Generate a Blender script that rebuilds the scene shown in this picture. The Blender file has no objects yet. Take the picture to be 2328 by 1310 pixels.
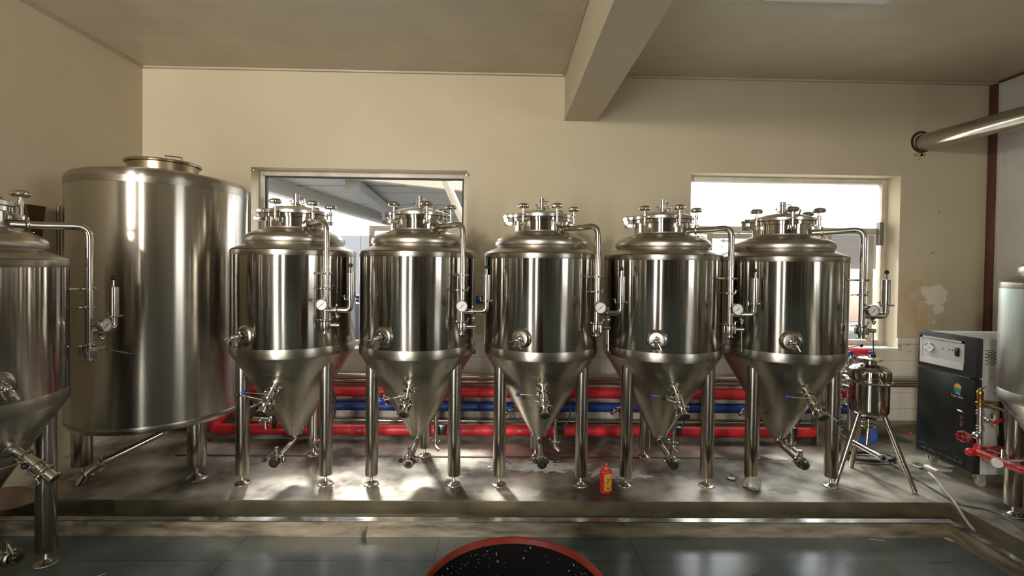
import bpy, bmesh, math, random
from math import sin, cos, pi, radians
from mathutils import Vector, Matrix
random.seed(4)
SC = bpy.context.scene
COL = SC.collection

# ---------------------------------------------------------------- camera
CZ = 1.56                      # camera height over the blue floor (z = 0)
F_PX, YAW, PIT, ROLL, CY = 1054.9, .0182, -.0152, .0129, 626.26
_f = Vector((sin(YAW)*cos(PIT), cos(YAW)*cos(PIT), sin(PIT)))
_r = Vector((cos(YAW), -sin(YAW), 0)); _u = _r.cross(_f)
RT = cos(ROLL)*_r + sin(ROLL)*_u
UP = -sin(ROLL)*_r + cos(ROLL)*_u
cam = bpy.data.cameras.new('camera'); camo = bpy.data.objects.new('camera', cam); COL.objects.link(camo)
m = Matrix.Identity(4)
for i in range(3):
    m[i][0], m[i][1], m[i][2] = RT[i], UP[i], -_f[i]
m[2][3] = CZ
camo.matrix_world = m
cam.sensor_width = 36; cam.lens = F_PX*36/2328; cam.shift_y = -(655-CY)/2328
cam.clip_start = .02
SC.camera = camo
SC.view_settings.view_transform = 'Standard'; SC.view_settings.look = 'None'
SC.view_settings.gamma = 1; SC.view_settings.use_curve_mapping = False
SC.view_settings.exposure = -.45

def at(px, py, Y=None, z=None, x=None):
    "world point seen at pixel px,py on the plane y=Y, z=z or x=x"
    d = RT*((px-1164)/F_PX) - UP*((py-CY)/F_PX) + _f
    t = Y/d.y if Y is not None else ((z-CZ)/d.z if z is not None else x/d.x)
    return Vector((d.x*t, d.y*t, d.z*t+CZ))

# ---------------------------------------------------------------- light
W = bpy.data.worlds.new('sky'); SC.world = W; W.use_nodes = True
bg = W.node_tree.nodes['Background']; bg.inputs[0].default_value = (.93, .96, 1, 1); bg.inputs[1].default_value = 8

def area(name, loc, rot, sx, sy, power, color):
    l = bpy.data.lights.new(name, 'AREA'); l.shape = 'RECTANGLE'; l.size = sx; l.size_y = sy
    l.energy = power; l.color = color
    o = bpy.data.objects.new(name, l); o.location = loc; o.rotation_euler = rot; COL.objects.link(o)
    return o
sun = bpy.data.lights.new('hazy_sun', 'SUN'); sun.energy = 9.0; sun.angle = radians(6); sun.color = (1, .97, .93)
so_ = bpy.data.objects.new('hazy_sun', sun); so_.rotation_euler = (radians(-41), 0, radians(22)); COL.objects.link(so_)
YF = -3.2                      # front wall, behind the camera
DOORS = [(-2.62, .42), (-1.22, .18)]      # centre x, width of the tall door gaps
for i, (x, w) in enumerate(DOORS):
    k = (1, .62)[i]
    area('daylight_door_low', (x, YF-.06, 1.35), (radians(90), 0, 0), w, 2.7, 250*k*w/.5, (1, .95, .90))
    area('daylight_door_high', (x, YF-.06, 2.98), (radians(90), 0, 0), w, .36, 300*k*w/.5, (1, .94, .84))

FILLWIN = (-2.6, -.8, 1.2, 2.6)     # unseen window added in the right wall to brighten the right side (y0,y1,z0,z1)
area('added_fill_light', (4.57+.06, -1.7, 1.9), (0, radians(90), 0), 1.4, 1.8, 95, (.97, .98, .93))  # added fill light for the right part of the room

# ---------------------------------------------------------------- materials
MATS = {}
def node(nt, t, **kw):
    n = nt.nodes.new(t)
    for k, v in kw.items():
        if hasattr(n, k): setattr(n, k, v)
    return n
def pbr(name, col, rough=.5, metal=0., scale=None, var=.0, stretch=(1, 1, 1), rvar=0., bump=0., bscale=None, bstretch=None,
        coat=0., spec=.5, detail=4, aniso=0.):
    if name in MATS: return MATS[name]
    mt = bpy.data.materials.new(name); mt.use_nodes = True; nt = mt.node_tree; L = nt.links
    b = nt.nodes['Principled BSDF']
    b.inputs['Base Color'].default_value = (*col, 1); b.inputs['Roughness'].default_value = rough
    b.inputs['Metallic'].default_value = metal; b.inputs['Coat Weight'].default_value = coat
    b.inputs['Specular IOR Level'].default_value = spec
    tc = node(nt, 'ShaderNodeTexCoord')
    if aniso:                    # sheet brushed round the tank: highlights stretch vertically
        tg = node(nt, 'ShaderNodeTangent'); tg.direction_type = 'RADIAL'; tg.axis = 'Z'
        L.new(tg.outputs[0], b.inputs['Tangent']); b.inputs['Anisotropic'].default_value = aniso; b.inputs['Anisotropic Rotation'].default_value = .25
    if scale:
        mp = node(nt, 'ShaderNodeMapping'); mp.inputs['Scale'].default_value = stretch
        L.new(tc.outputs['Object'], mp.inputs[0])
        nz = node(nt, 'ShaderNodeTexNoise'); nz.inputs['Scale'].default_value = scale; nz.inputs['Detail'].default_value = detail
        L.new(mp.outputs[0], nz.inputs[0])
        if var:
            r = node(nt, 'ShaderNodeMapRange'); r.inputs[1].default_value = .3; r.inputs[2].default_value = .7
            r.inputs[3].default_value = 1-var; r.inputs[4].default_value = 1+var*.4
            L.new(nz.outputs[0], r.inputs[0])
            mx = node(nt, 'ShaderNodeVectorMath', operation='SCALE'); mx.inputs[0].default_value = col
            L.new(r.outputs[0], mx.inputs['Scale']); L.new(mx.outputs[0], b.inputs['Base Color'])
        if rvar:
            r = node(nt, 'ShaderNodeMapRange'); r.inputs[1].default_value = .3; r.inputs[2].default_value = .7
            r.inputs[3].default_value = max(.02, rough-rvar); r.inputs[4].default_value = rough+rvar
            L.new(nz.outputs[0], r.inputs[0]); L.new(r.outputs[0], b.inputs['Roughness'])
    if bump:
        mp = node(nt, 'ShaderNodeMapping'); mp.inputs['Scale'].default_value = bstretch or (1, 1, 1)
        L.new(tc.outputs['Object'], mp.inputs[0])
        n2 = node(nt, 'ShaderNodeTexNoise'); n2.inputs['Scale'].default_value = bscale or 50; n2.inputs['Detail'].default_value = 2
        L.new(mp.outputs[0], n2.inputs[0])
        bp = node(nt, 'ShaderNodeBump'); bp.inputs['Strength'].default_value = bump; bp.inputs['Distance'].default_value = .002
        L.new(n2.outputs[0], bp.inputs['Height']); L.new(bp.outputs[0], b.inputs['Normal'])
    MATS[name] = mt
    return mt
STEEL = (.47, .44, .385)
polished = pbr('polished steel', (.50, .465, .41), .145, 1, scale=9, var=.10, stretch=(1, 1, .05), rvar=.02, bump=.05, bscale=7, bstretch=(1, 1, .03), aniso=1.)
satin = pbr('satin steel', (.54, .505, .43), .28, 1, scale=5, var=.12, rvar=.05, detail=2)
band = pbr('brushed seam steel', (.38, .35, .30), .36, 1, scale=30, var=.1, stretch=(.2, .2, 8), rvar=.05, aniso=.8)
chrome = pbr('tube steel', (.54, .51, .45), .17, 1, scale=20, var=.12, stretch=(1, 1, .2))
legm = pbr('leg steel', (.46, .42, .36), .24, 1, scale=25, var=.2, stretch=(1, 1, .06), rvar=.05, bump=.1, bscale=25, bstretch=(1, 1, .04))
bigsteel = pbr('brushed storage tank steel', (.49, .455, .395), .25, 1, scale=7, var=.10, stretch=(1, 1, .04), rvar=.03, bump=.05, bscale=4, bstretch=(1, 1, .03), aniso=1.)
frosty = pbr('film covered steel', (.72, .78, .72), .36, 1, scale=8, var=.25, stretch=(1, 1, .1), rvar=.1)
black = pbr('black plastic', (.012, .011, .01), .25)
blackm = pbr('black rubber', (.015, .014, .013), .6)
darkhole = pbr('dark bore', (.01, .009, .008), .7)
blueb = pbr('blue knob plastic', (.02, .04, .32), .25)
redp = pbr('red plastic', (.46, .018, .018), .35)
redfoam = pbr('red foam sleeve', (.62, .022, .03), .42, scale=3, var=.25, bump=.3, bscale=20)
bluefoam = pbr('blue foam sleeve', (.008, .045, .22), .45, scale=3, var=.2, bump=.3, bscale=20)
brass = pbr('brass', (.45, .30, .10), .3, 1, scale=20, var=.3)
whitep = pbr('white plastic', (.62, .60, .54), .4)
gaugew = pbr('gauge dial', (.66, .65, .62), .4)
gasket = pbr('gasket black', (.015, .013, .012), .6)
cream_alu = pbr('aged aluminium frame', (.60, .54, .43), .4, scale=8, var=.2)
woodred = pbr('red brown painted strip', (.135, .05, .028), .6, scale=12, var=.3, stretch=(1, 1, .2))

def mat_wall():
    mt = bpy.data.materials.new('cream wall paint'); mt.use_nodes = True; nt = mt.node_tree; L = nt.links
    b = nt.nodes['Principled BSDF']; b.inputs['Roughness'].default_value = .6; b.inputs['Specular IOR Level'].default_value = .3
    tc = node(nt, 'ShaderNodeTexCoord')
    n1 = node(nt, 'ShaderNodeTexNoise'); n1.inputs['Scale'].default_value = 1.3; n1.inputs['Detail'].default_value = 6
    L.new(tc.outputs['Object'], n1.inputs[0])
    cr = node(nt, 'ShaderNodeValToRGB'); cr.color_ramp.elements[0].position = .3; cr.color_ramp.elements[1].position = .7
    cr.color_ramp.elements[0].color = (.48, .41, .285, 1); cr.color_ramp.elements[1].color = (.53, .46, .325, 1)
    L.new(n1.outputs[0], cr.inputs[0])
    # peeled patch beside the right window: world box mask x 3.75..4.5, z .95..1.62
    sx = node(nt, 'ShaderNodeSeparateXYZ'); L.new(tc.outputs['Object'], sx.inputs[0])
    n2 = node(nt, 'ShaderNodeTexNoise'); n2.inputs['Scale'].default_value = 4.5; n2.inputs['Detail'].default_value = 3; n2.inputs['Roughness'].default_value = .45
    L.new(tc.outputs['Object'], n2.inputs[0])
    def M(op, a, bb=None, c=None):
        n = node(nt, 'ShaderNodeMath', operation=op)
        for i, v in enumerate((a, bb, c)):
            if v is None: continue
            if isinstance(v, (int, float)): n.inputs[i].default_value = v
            else: L.new(v, n.inputs[i])
        return n.outputs[0]
    def band_(v, lo, hi, soft):
        a = M('MULTIPLY', M('SUBTRACT', v, lo), 1/soft); c = M('MULTIPLY', M('SUBTRACT', hi, v), 1/soft)
        return M('MAXIMUM', M('MINIMUM', M('MINIMUM', a, c), 1), 0)
    mask = M('MULTIPLY', band_(sx.outputs[0], 3.68, 4.42, .28), band_(sx.outputs[2], .88, 1.62, .22))
    e = M('GREATER_THAN', M('MULTIPLY', mask, n2.outputs[0]), .50)
    n3 = node(nt, 'ShaderNodeTexNoise'); n3.inputs['Scale'].default_value = 7; n3.inputs['Detail'].default_value = 3
    L.new(tc.outputs['Object'], n3.inputs[0])
    o = M('MULTIPLY', M('GREATER_THAN', n3.outputs[0], .47), M('MULTIPLY', band_(sx.outputs[0], 3.66, 4.06, .12), mask))
    m1 = node(nt, 'ShaderNodeMix', data_type='RGBA'); m1.inputs[7].default_value = (.47, .30, .14, 1)
    L.new(M('MULTIPLY', o, .75), m1.inputs[0]); L.new(cr.outputs[0], m1.inputs[6])
    m0 = node(nt, 'ShaderNodeMix', data_type='RGBA'); m0.inputs[7].default_value = (.43, .37, .26, 1)
    L.new(M('MULTIPLY', mask, .7), m0.inputs[0]); L.new(m1.outputs[2], m0.inputs[6])
    m1b = node(nt, 'ShaderNodeMix', data_type='RGBA'); m1b.inputs[7].default_value = (.50, .33, .17, 1)
    L.new(M('MULTIPLY', o, .8), m1b.inputs[0]); L.new(m0.outputs[2], m1b.inputs[6])
    m2 = node(nt, 'ShaderNodeMix', data_type='RGBA'); m2.inputs[7].default_value = (.62, .58, .48, 1)
    L.new(M('MULTIPLY', e, .9), m2.inputs[0]); L.new(m1b.outputs[2], m2.inputs[6])
    L.new(m2.outputs[2], b.inputs['Base Color'])
    bp = node(nt, 'ShaderNodeBump'); bp.inputs['Strength'].default_value = .15; bp.inputs['Distance'].default_value = .004
    L.new(n2.outputs[0], bp.inputs['Height']); L.new(bp.outputs[0], b.inputs['Normal'])
    return mt
wallm = mat_wall()

def mat_lines(name, col, line, period, width, axis, rough=.5, offs=0, axis2=None, period2=1, spec=.5, var=.08):
    "base colour with thin joint lines every `period` along an axis (and a second axis)"
    mt = bpy.data.materials.new(name); mt.use_nodes = True; nt = mt.node_tree; L = nt.links
    b = nt.nodes['Principled BSDF']; b.inputs['Roughness'].default_value = rough; b.inputs['Specular IOR Level'].default_value = spec
    tc = node(nt, 'ShaderNodeTexCoord'); sx = node(nt, 'ShaderNodeSeparateXYZ'); L.new(tc.outputs['Object'], sx.inputs[0])
    def line_(ax, per):
        a = node(nt, 'ShaderNodeMath', operation='ADD'); L.new(sx.outputs[ax], a.inputs[0]); a.inputs[1].default_value = offs
        w = node(nt, 'ShaderNodeMath', operation='PINGPONG'); L.new(a.outputs[0], w.inputs[0]); w.inputs[1].default_value = per/2
        g = node(nt, 'ShaderNodeMath', operation='LESS_THAN'); L.new(w.outputs[0], g.inputs[0]); g.inputs[1].default_value = width/2
        return g.outputs[0]
    fac = line_(axis, period)
    if axis2 is not None:
        g = node(nt, 'ShaderNodeMath', operation='MAXIMUM'); L.new(fac, g.inputs[0]); L.new(line_(axis2, period2), g.inputs[1]); fac = g.outputs[0]
    nz = node(nt, 'ShaderNodeTexNoise'); nz.inputs['Scale'].default_value = 2.5; nz.inputs['Detail'].default_value = 5; L.new(tc.outputs['Object'], nz.inputs[0])
    r = node(nt, 'ShaderNodeMapRange'); r.inputs[1].default_value = .3; r.inputs[2].default_value = .7; r.inputs[3].default_value = 1-var; r.inputs[4].default_value = 1+var
    L.new(nz.outputs[0], r.inputs[0])
    s = node(nt, 'ShaderNodeVectorMath', operation='SCALE'); s.inputs[0].default_value = col; L.new(r.outputs[0], s.inputs['Scale'])
    mx = node(nt, 'ShaderNodeMix', data_type='RGBA'); L.new(fac, mx.inputs[0]); L.new(s.outputs[0], mx.inputs[6]); mx.inputs[7].default_value = (*line, 1)
    L.new(mx.outputs[2], b.inputs['Base Color'])
    return mt
ceilm = mat_lines('ceiling panel', (.47, .41, .30), (.36, .30, .21), .197, .005, 1, rough=.42, offs=.05)
tilem = mat_lines('white wall tile', (.62, .57, .47), (.34, .29, .22), .152, .004, 2, rough=.22, axis2=0, period2=.98, offs=.02)
rwallm = mat_lines('white wall panel', (.60, .58, .53), (.5, .48, .43), 2.6, .004, 1, rough=.35)
floorm = mat_lines('blue grey painted floor', (.078, .098, .100), (.03, .036, .036), 1.1, .004, 0, rough=.22, axis2=1, period2=1.4, offs=.35, spec=.5, var=.3)
nt = floorm.node_tree

def mat_platform():
    mt = bpy.data.materials.new('wet steel platform sheet'); mt.use_nodes = True; nt = mt.node_tree; L = nt.links
    b = nt.nodes['Principled BSDF']; b.inputs['Metallic'].default_value = 1
    tc = node(nt, 'ShaderNodeTexCoord')
    def noise(s, d=5, st=(1, 1, 1)):
        mp = node(nt, 'ShaderNodeMapping'); mp.inputs['Scale'].default_value = st; L.new(tc.outputs['Object'], mp.inputs[0])
        n = node(nt, 'ShaderNodeTexNoise'); n.inputs['Scale'].default_value = s; n.inputs['Detail'].default_value = d; L.new(mp.outputs[0], n.inputs[0]); return n.outputs[0]
    n1 = noise(2.6, 9); n2 = noise(6, 8)
    cr = node(nt, 'ShaderNodeValToRGB'); cr.color_ramp.elements[0].position = .38; cr.color_ramp.elements[1].position = .62
    cr.color_ramp.elements[0].color = (.10, .088, .07, 1); cr.color_ramp.elements[1].color = (.58, .54, .455, 1); L.new(n1, cr.inputs[0])
    rr = node(nt, 'ShaderNodeMapRange'); rr.inputs[1].default_value = .3; rr.inputs[2].default_value = .7; rr.inputs[3].default_value = .28; rr.inputs[4].default_value = .55
    L.new(n2, rr.inputs[0])
    # spilled white paint between the middle tanks
    sx = node(nt, 'ShaderNodeSeparateXYZ'); L.new(tc.outputs['Object'], sx.inputs[0])
    def M(op, a, bb=None):
        n = node(nt, 'ShaderNodeMath', operation=op)
        for i, v in enumerate((a, bb)):
            if v is None: continue
            if isinstance(v, (int, float)): n.inputs[i].default_value = v
            else: L.new(v, n.inputs[i])
        return n.outputs[0]
    def blob(cx, cy, rx, ry):
        dx = M('DIVIDE', M('SUBTRACT', sx.outputs[0], cx), rx); dy = M('DIVIDE', M('SUBTRACT', sx.outputs[1], cy), ry)
        return M('MAXIMUM', M('SUBTRACT', 1, M('SQRT', M('ADD', M('MULTIPLY', dx, dx), M('MULTIPLY', dy, dy)))), 0)
    s = None
    for a in [(.17, 3.02, .15, .08), (.02, 3.01, .13, .05), (.30, 3.42, .55, .16), (.85, 3.30, .38, .13), (1.30, 2.96, .10, .04), (1.9, 3.05, .16, .06)]:
        v = blob(*a); s = v if s is None else M('MAXIMUM', s, v)
    n3 = noise(19, 9, (1, 1.8, 1))
    msk = M('GREATER_THAN', M('ADD', M('MULTIPLY', s, .50), M('MULTIPLY', n3, .95)), .70)
    msk = M('MULTIPLY', msk, M('GREATER_THAN', s, .04))
    pc = node(nt, 'ShaderNodeMix', data_type='RGBA'); L.new(msk, pc.inputs[0]); L.new(cr.outputs[0], pc.inputs[6]); pc.inputs[7].default_value = (.46, .45, .41, 1)
    L.new(pc.outputs[2], b.inputs['Base Color'])
    L.new(M('SUBTRACT', .65, M('MULTIPLY', msk, .65)), b.inputs['Metallic'])
    pr = node(nt, 'ShaderNodeMix', data_type='FLOAT'); L.new(msk, pr.inputs[0]); L.new(rr.outputs[0], pr.inputs[2]); pr.inputs[3].default_value = .6
    L.new(pr.outputs[0], b.inputs['Roughness'])
    bp = node(nt, 'ShaderNodeBump'); bp.inputs['Strength'].default_value = .22; bp.inputs['Distance'].default_value = .010
    L.new(noise(3.5, 3), bp.inputs['Height']); L.new(bp.outputs[0], b.inputs['Normal'])
    return mt
platm = mat_platform()
curbm = pbr('stained steel curb', (.33, .28, .20), .36, .6, scale=5, var=.6, stretch=(1, 1, 5), rvar=.1, bump=.3, bscale=4, detail=8)
facem = pbr('gutter steel', (.25, .215, .14), .34, .6, scale=4, var=.4, stretch=(1, 1, 2), rvar=.08)

def glassmat(name, dirt):
    mt = bpy.data.materials.new(name); mt.use_nodes = True; nt = mt.node_tree; L = nt.links
    nt.nodes.remove(nt.nodes['Principled BSDF']); out = nt.nodes['Material Output']
    tr = node(nt, 'ShaderNodeBsdfTransparent'); tl = node(nt, 'ShaderNodeBsdfTranslucent'); gl = node(nt, 'ShaderNodeBsdfGlossy')
    tr.inputs[0].default_value = (.95, .97, .96, 1); tl.inputs[0].default_value = (.85, .84, .78, 1); gl.inputs['Roughness'].default_value = .03
    a = node(nt, 'ShaderNodeMixShader'); b = node(nt, 'ShaderNodeMixShader')
    if dirt > .2:
        tc = node(nt, 'ShaderNodeTexCoord'); nz = node(nt, 'ShaderNodeTexNoise'); nz.inputs['Scale'].default_value = 6; nz.inputs['Detail'].default_value = 6
        L.new(tc.outputs['Object'], nz.inputs[0])
        r = node(nt, 'ShaderNodeMapRange'); r.inputs[1].default_value = .3; r.inputs[2].default_value = .7; r.inputs[3].default_value = dirt-.12; r.inputs[4].default_value = dirt+.12
        L.new(nz.outputs[0], r.inputs[0]); L.new(r.outputs[0], a.inputs[0])
    else: a.inputs[0].default_value = dirt
    L.new(tr.outputs[0], a.inputs[1]); L.new(tl.outputs[0], a.inputs[2])
    b.inputs[0].default_value = .06; L.new(a.outputs[0], b.inputs[1]); L.new(gl.outputs[0], b.inputs[2]); L.new(b.outputs[0], out.inputs[0])
    return mt
clearg = glassmat('clear window glass', .04)
frostg = glassmat('dusty window glass', .45)

# ---------------------------------------------------------------- mesh helpers
def basis(ax):
    ax = Vector(ax).normalized()
    t = Vector((0, 0, 1)) if abs(ax.z) < .9 else Vector((1, 0, 0))
    u = ax.cross(t).normalized(); v = ax.cross(u)
    return u, v, ax
class MB:
    def __init__(s): s.b = bmesh.new(); s.M = Matrix.Identity(4); s.sm = radians(38)
    def v(s, p): return s.b.verts.new(s.M @ Vector(p))
    def f(s, vs, mi=0):
        try: fc = s.b.faces.new(vs); fc.smooth = True; fc.material_index = mi; return fc
        except ValueError: return None
    def rings(s, rs, closed=True, mi=0):
        for a, b in zip(rs, rs[1:]):
            n = max(len(a), len(b))
            if len(a) == 1 and len(b) == 1: continue
            for i in range(n):
                j = (i+1) % n
                if not closed and j == 0: continue
                if len(a) == 1: s.f((a[0], b[j], b[i]), mi)
                elif len(b) == 1: s.f((a[i], a[j], b[0]), mi)
                else: s.f((a[i], a[j], b[j], b[i]), mi)
    def lathe(s, prof, o=(0, 0, 0), ax=(0, 0, 1), seg=32, cap=True, mi=0):
        u, v, w = basis(ax); o = Vector(o); rs = []
        for r, h in prof:
            if r < 1e-6: rs.append([s.v(o+w*h)])
            else: rs.append([s.v(o+w*h+(u*cos(2*pi*i/seg)+v*sin(2*pi*i/seg))*r) for i in range(seg)])
        s.rings(rs, mi=mi)
        if cap:
            for r_ in (rs[0], rs[-1]):
                if len(r_) > 2: s.f(r_, mi)
        return s
    def cyl(s, a, b, r, r2=None, seg=16, mi=0):
        a = Vector(a); d = Vector(b)-a; return s.lathe([(r, 0), (r if r2 is None else r2, d.length)], a, d, seg, mi=mi)
    def ring(s, a, b, ro, ri, seg=20, mi=0):       # open pipe end with real bore
        a = Vector(a); d = Vector(b)-a; l = d.length
        return s.lathe([(ri, l*.2), (ri, l), (ro, l), (ro, 0), (ri*.2, 0)], a, d, seg, cap=False, mi=mi)
    def ball(s, c, r, seg=16, sz=1, ax=(0, 0, 1), mi=0):
        n = seg//2; return s.lathe([(r*sin(pi*i/n), -r*cos(pi*i/n)*sz) for i in range(n+1)], c, ax, seg, cap=False, mi=mi)
    def tube(s, pts, r, seg=12, bend=0, cap=True, mi=0):
        pts = [Vector(p) for p in pts]
        if bend:
            q = [pts[0]]
            for a, p, c in zip(pts, pts[1:], pts[2:]):
                d1 = (a-p); d2 = (c-p); k = min(bend, d1.length*.49, d2.length*.49)
                A = p+d1.normalized()*k; C = p+d2.normalized()*k
                for t in [i/6 for i in range(7)]: q.append(A*(1-t)**2+p*2*t*(1-t)+C*t*t)
            q.append(pts[-1]); pts = q
        u = None; rs = []
        for i, p in enumerate(pts):
            d = (pts[min(i+1, len(pts)-1)]-pts[max(i-1, 0)]).normalized()
            if u is None: u, v, _ = basis(d)
            else:
                u = (u-d*u.dot(d)).normalized()
            v = d.cross(u)
            rr = r[i] if isinstance(r, list) else r
            rs.append([s.v(p+(u*cos(2*pi*k/seg)+v*sin(2*pi*k/seg))*rr) for k in range(seg)])
        s.rings(rs, mi=mi)
        if cap: s.f(rs[0], mi); s.f(rs[-1], mi)
        return s
    def box(s, a, b, bev=0, mi=0):
        (x0, y0, z0), (x1, y1, z1) = a, b
        x0, x1 = sorted((x0, x1)); y0, y1 = sorted((y0, y1)); z0, z1 = sorted((z0, z1))
        vs = [s.v(p) for p in [(x0, y0, z0), (x1, y0, z0), (x1, y1, z0), (x0, y1, z0), (x0, y0, z1), (x1, y0, z1), (x1, y1, z1), (x0, y1, z1)]]
        fs = [s.f([vs[i] for i in q], mi) for q in [(0, 3, 2, 1), (4, 5, 6, 7), (0, 1, 5, 4), (1, 2, 6, 5), (2, 3, 7, 6), (3, 0, 4, 7)]]
        if bev:
            es = list({e for f in fs for e in f.edges})
            bmesh.ops.bevel(s.b, geom=es, offset=bev, segments=2, affect='EDGES', profile=.5)
        return s
    def prism(s, poly, d, mi=0):        # polygon (3d points) extruded by vector d
        a = [s.v(p) for p in poly]; b = [s.v(Vector(p)+Vector(d)) for p in poly]
        s.f(a[::-1], mi); s.f(b, mi)
        for i in range(len(a)): j = (i+1) % len(a); s.f((a[i], a[j], b[j], b[i]), mi)
        return s
    def build(s, name, mats, parent=None, loc=None, label=None):
        bmesh.ops.recalc_face_normals(s.b, faces=s.b.faces)
        if loc is not None: bmesh.ops.translate(s.b, verts=s.b.verts, vec=-Vector(loc))
        me = bpy.data.meshes.new(name); s.b.to_mesh(me); s.b.free()
        for m_ in (mats if isinstance(mats, (list, tuple)) else [mats]): me.materials.append(m_)
        me.set_sharp_from_angle(angle=s.sm)
        o = bpy.data.objects.new(name, me); COL.objects.link(o)
        if parent is not None: o.parent = parent
        if loc is not None: o.location = loc
        if label: o['label'] = label
        return o
def tag(o, label, cat, group=None, kind=None):
    o['label'] = label; o['category'] = cat
    if group: o['group'] = group
    if kind: o['kind'] = kind
    return o
def struct(o): o['kind'] = 'structure'; return o
def empty(name, loc, rz=0):
    o = bpy.data.objects.new(name, None); o.location = loc; o.rotation_euler.z = rz; o.empty_display_size = .1; COL.objects.link(o); return o
def copy_tree(o, parent=None):
    c = o.copy(); COL.objects.link(c); c.parent = parent
    for ch in list(o.children): copy_tree(ch, c)
    return c
def text(body, size, name, mt, parent=None, mw=None, extr=.0006, label=None):
    cu = bpy.data.curves.new(name, 'FONT'); cu.body = body; cu.size = size; cu.align_x = 'CENTER'; cu.align_y = 'CENTER'; cu.extrude = extr
    to = bpy.data.objects.new(name, cu); COL.objects.link(to)
    bpy.context.view_layer.update()
    me = bpy.data.meshes.new_from_object(to.evaluated_get(bpy.context.evaluated_depsgraph_get()))
    bpy.data.objects.remove(to); me.materials.clear(); me.materials.append(mt)
    o = bpy.data.objects.new(name, me); COL.objects.link(o)
    if parent is not None: o.parent = parent
    if mw is not None: o.matrix_local = mw
    if label: o['label'] = label
    return o

# ================================================================ SETTING
YW, XL, XR, ZC, PZ = 4.3, -3.3, 4.57, 1.79+CZ, .089
WT = .24
# window openings in the back wall (x0,x1,z0,z1)
W1 = (-2.32, -.345, .80, 2.455)
W2 = (1.735, 3.715, .85, 2.472)
mb = MB()
for x0, x1, z0, z1 in [(XL-.2, W1[0], -.3, ZC+.1), (W1[1], W2[0], -.3, ZC+.1), (W2[1], XR+.2, -.3, ZC+.1),
                       (W1[0], W1[1], -.3, W1[2]), (W1[0], W1[1], W1[3], ZC+.1), (W2[0], W2[1], -.3, W2[2]), (W2[0], W2[1], W2[3], ZC+.1)]:
    mb.box((x0, YW, z0), (x1, YW+WT, z1))
wb = struct(mb.build('wall_back', wallm))
ZT = .95                        # top of the tiled wainscot
mb = MB()
for x0, x1, z1 in [(XL, W1[0], ZT), (W1[0], W1[1], W1[2]), (W1[1], W2[0], ZT), (W2[0], W2[1], W2[2]), (W2[1], XR, ZT)]:
    mb.box((x0, YW-.012, .0), (x1, YW, z1-.001))
mb.build('wall_tiles', tilem, wb, label='white tiled lower part')
mb = MB()
mb.box((W1[0]-.001, YW-.02, W1[2]-.02), (W1[1], YW+WT, W1[2]+.004)); mb.box((W2[0], YW-.02, W2[2]-.02), (W2[1], YW+WT, W2[2]+.004))
mb.build('window_sill', whitep, wb)
struct(MB().box((XL-.2, .3, -.3), (XL, YW, ZC+.1)).build('wall_left', wallm))
XF = -6.5                        # unseen recess behind the camera, added to darken the tank reflections
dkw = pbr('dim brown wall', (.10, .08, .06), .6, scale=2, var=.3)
mb = MB(); mb.box((XF-.2, YF-.2, -.3), (XF, .5, ZC+.1)); mb.box((XF, .3, -.3), (XL-.2, .5, ZC+.1)); struct(mb.build('wall_dark_recess', dkw))
mb = MB(); y0, y1, z0, z1 = FILLWIN
mb.box((XR, YF-.2, -.3), (XR+.2, y0, ZC+.1)); mb.box((XR, y1, -.3), (XR+.2, YW, ZC+.1)); mb.box((XR, y0, -.3), (XR+.2, y1, z0)); mb.box((XR, y0, z1), (XR+.2, y1, ZC+.1))
struct(mb.build('wall_right', rwallm))
struct(MB().box((XF-.2, YF-.2, ZC), (XR+.2, YW+WT, ZC+.12)).build('ceiling', ceilm))
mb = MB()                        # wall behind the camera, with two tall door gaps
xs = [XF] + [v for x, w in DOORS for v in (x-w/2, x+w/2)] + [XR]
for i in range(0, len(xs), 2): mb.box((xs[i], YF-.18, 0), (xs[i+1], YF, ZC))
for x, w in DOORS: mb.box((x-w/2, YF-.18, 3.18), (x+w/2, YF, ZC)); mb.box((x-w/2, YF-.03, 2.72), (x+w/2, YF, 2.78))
fw = bpy.data.materials.new('front wall striped for reflections'); fw.use_nodes = True; n_ = fw.node_tree  # dark and pale stripes invented to give streaks in the tank reflections
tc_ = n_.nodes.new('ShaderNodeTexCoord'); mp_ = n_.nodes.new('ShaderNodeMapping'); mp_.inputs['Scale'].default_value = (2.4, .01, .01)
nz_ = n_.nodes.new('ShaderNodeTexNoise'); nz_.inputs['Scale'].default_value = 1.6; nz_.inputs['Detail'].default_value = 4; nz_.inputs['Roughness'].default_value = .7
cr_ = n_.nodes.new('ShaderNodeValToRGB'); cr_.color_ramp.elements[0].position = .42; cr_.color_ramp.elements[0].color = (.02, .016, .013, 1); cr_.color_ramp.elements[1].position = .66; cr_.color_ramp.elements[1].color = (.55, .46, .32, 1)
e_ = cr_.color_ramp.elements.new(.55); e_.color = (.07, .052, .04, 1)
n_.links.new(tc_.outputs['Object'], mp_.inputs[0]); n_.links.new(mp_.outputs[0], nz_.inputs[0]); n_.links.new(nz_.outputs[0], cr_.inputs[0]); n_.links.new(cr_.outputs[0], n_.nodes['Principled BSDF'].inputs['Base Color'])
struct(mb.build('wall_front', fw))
mb = MB(); y0, y1, z0, z1 = FILLWIN
for q_ in (y0, (y0+y1)/2-.02, y1-.04): mb.box((XR+.01, q_, z0), (XR+.05, q_+.04, z1))
mb.box((XR+.01, y0, z0), (XR+.05, y1, z0+.04)); mb.box((XR+.01, y0, z1-.04), (XR+.05, y1, z1))
struct(mb.build('added_fill_window', cream_alu))  # frame of the unseen window added for fill light
struct(MB().box((XF, YF, -.3), (XR, YW, -.0)).build('floor', floorm))
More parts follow.
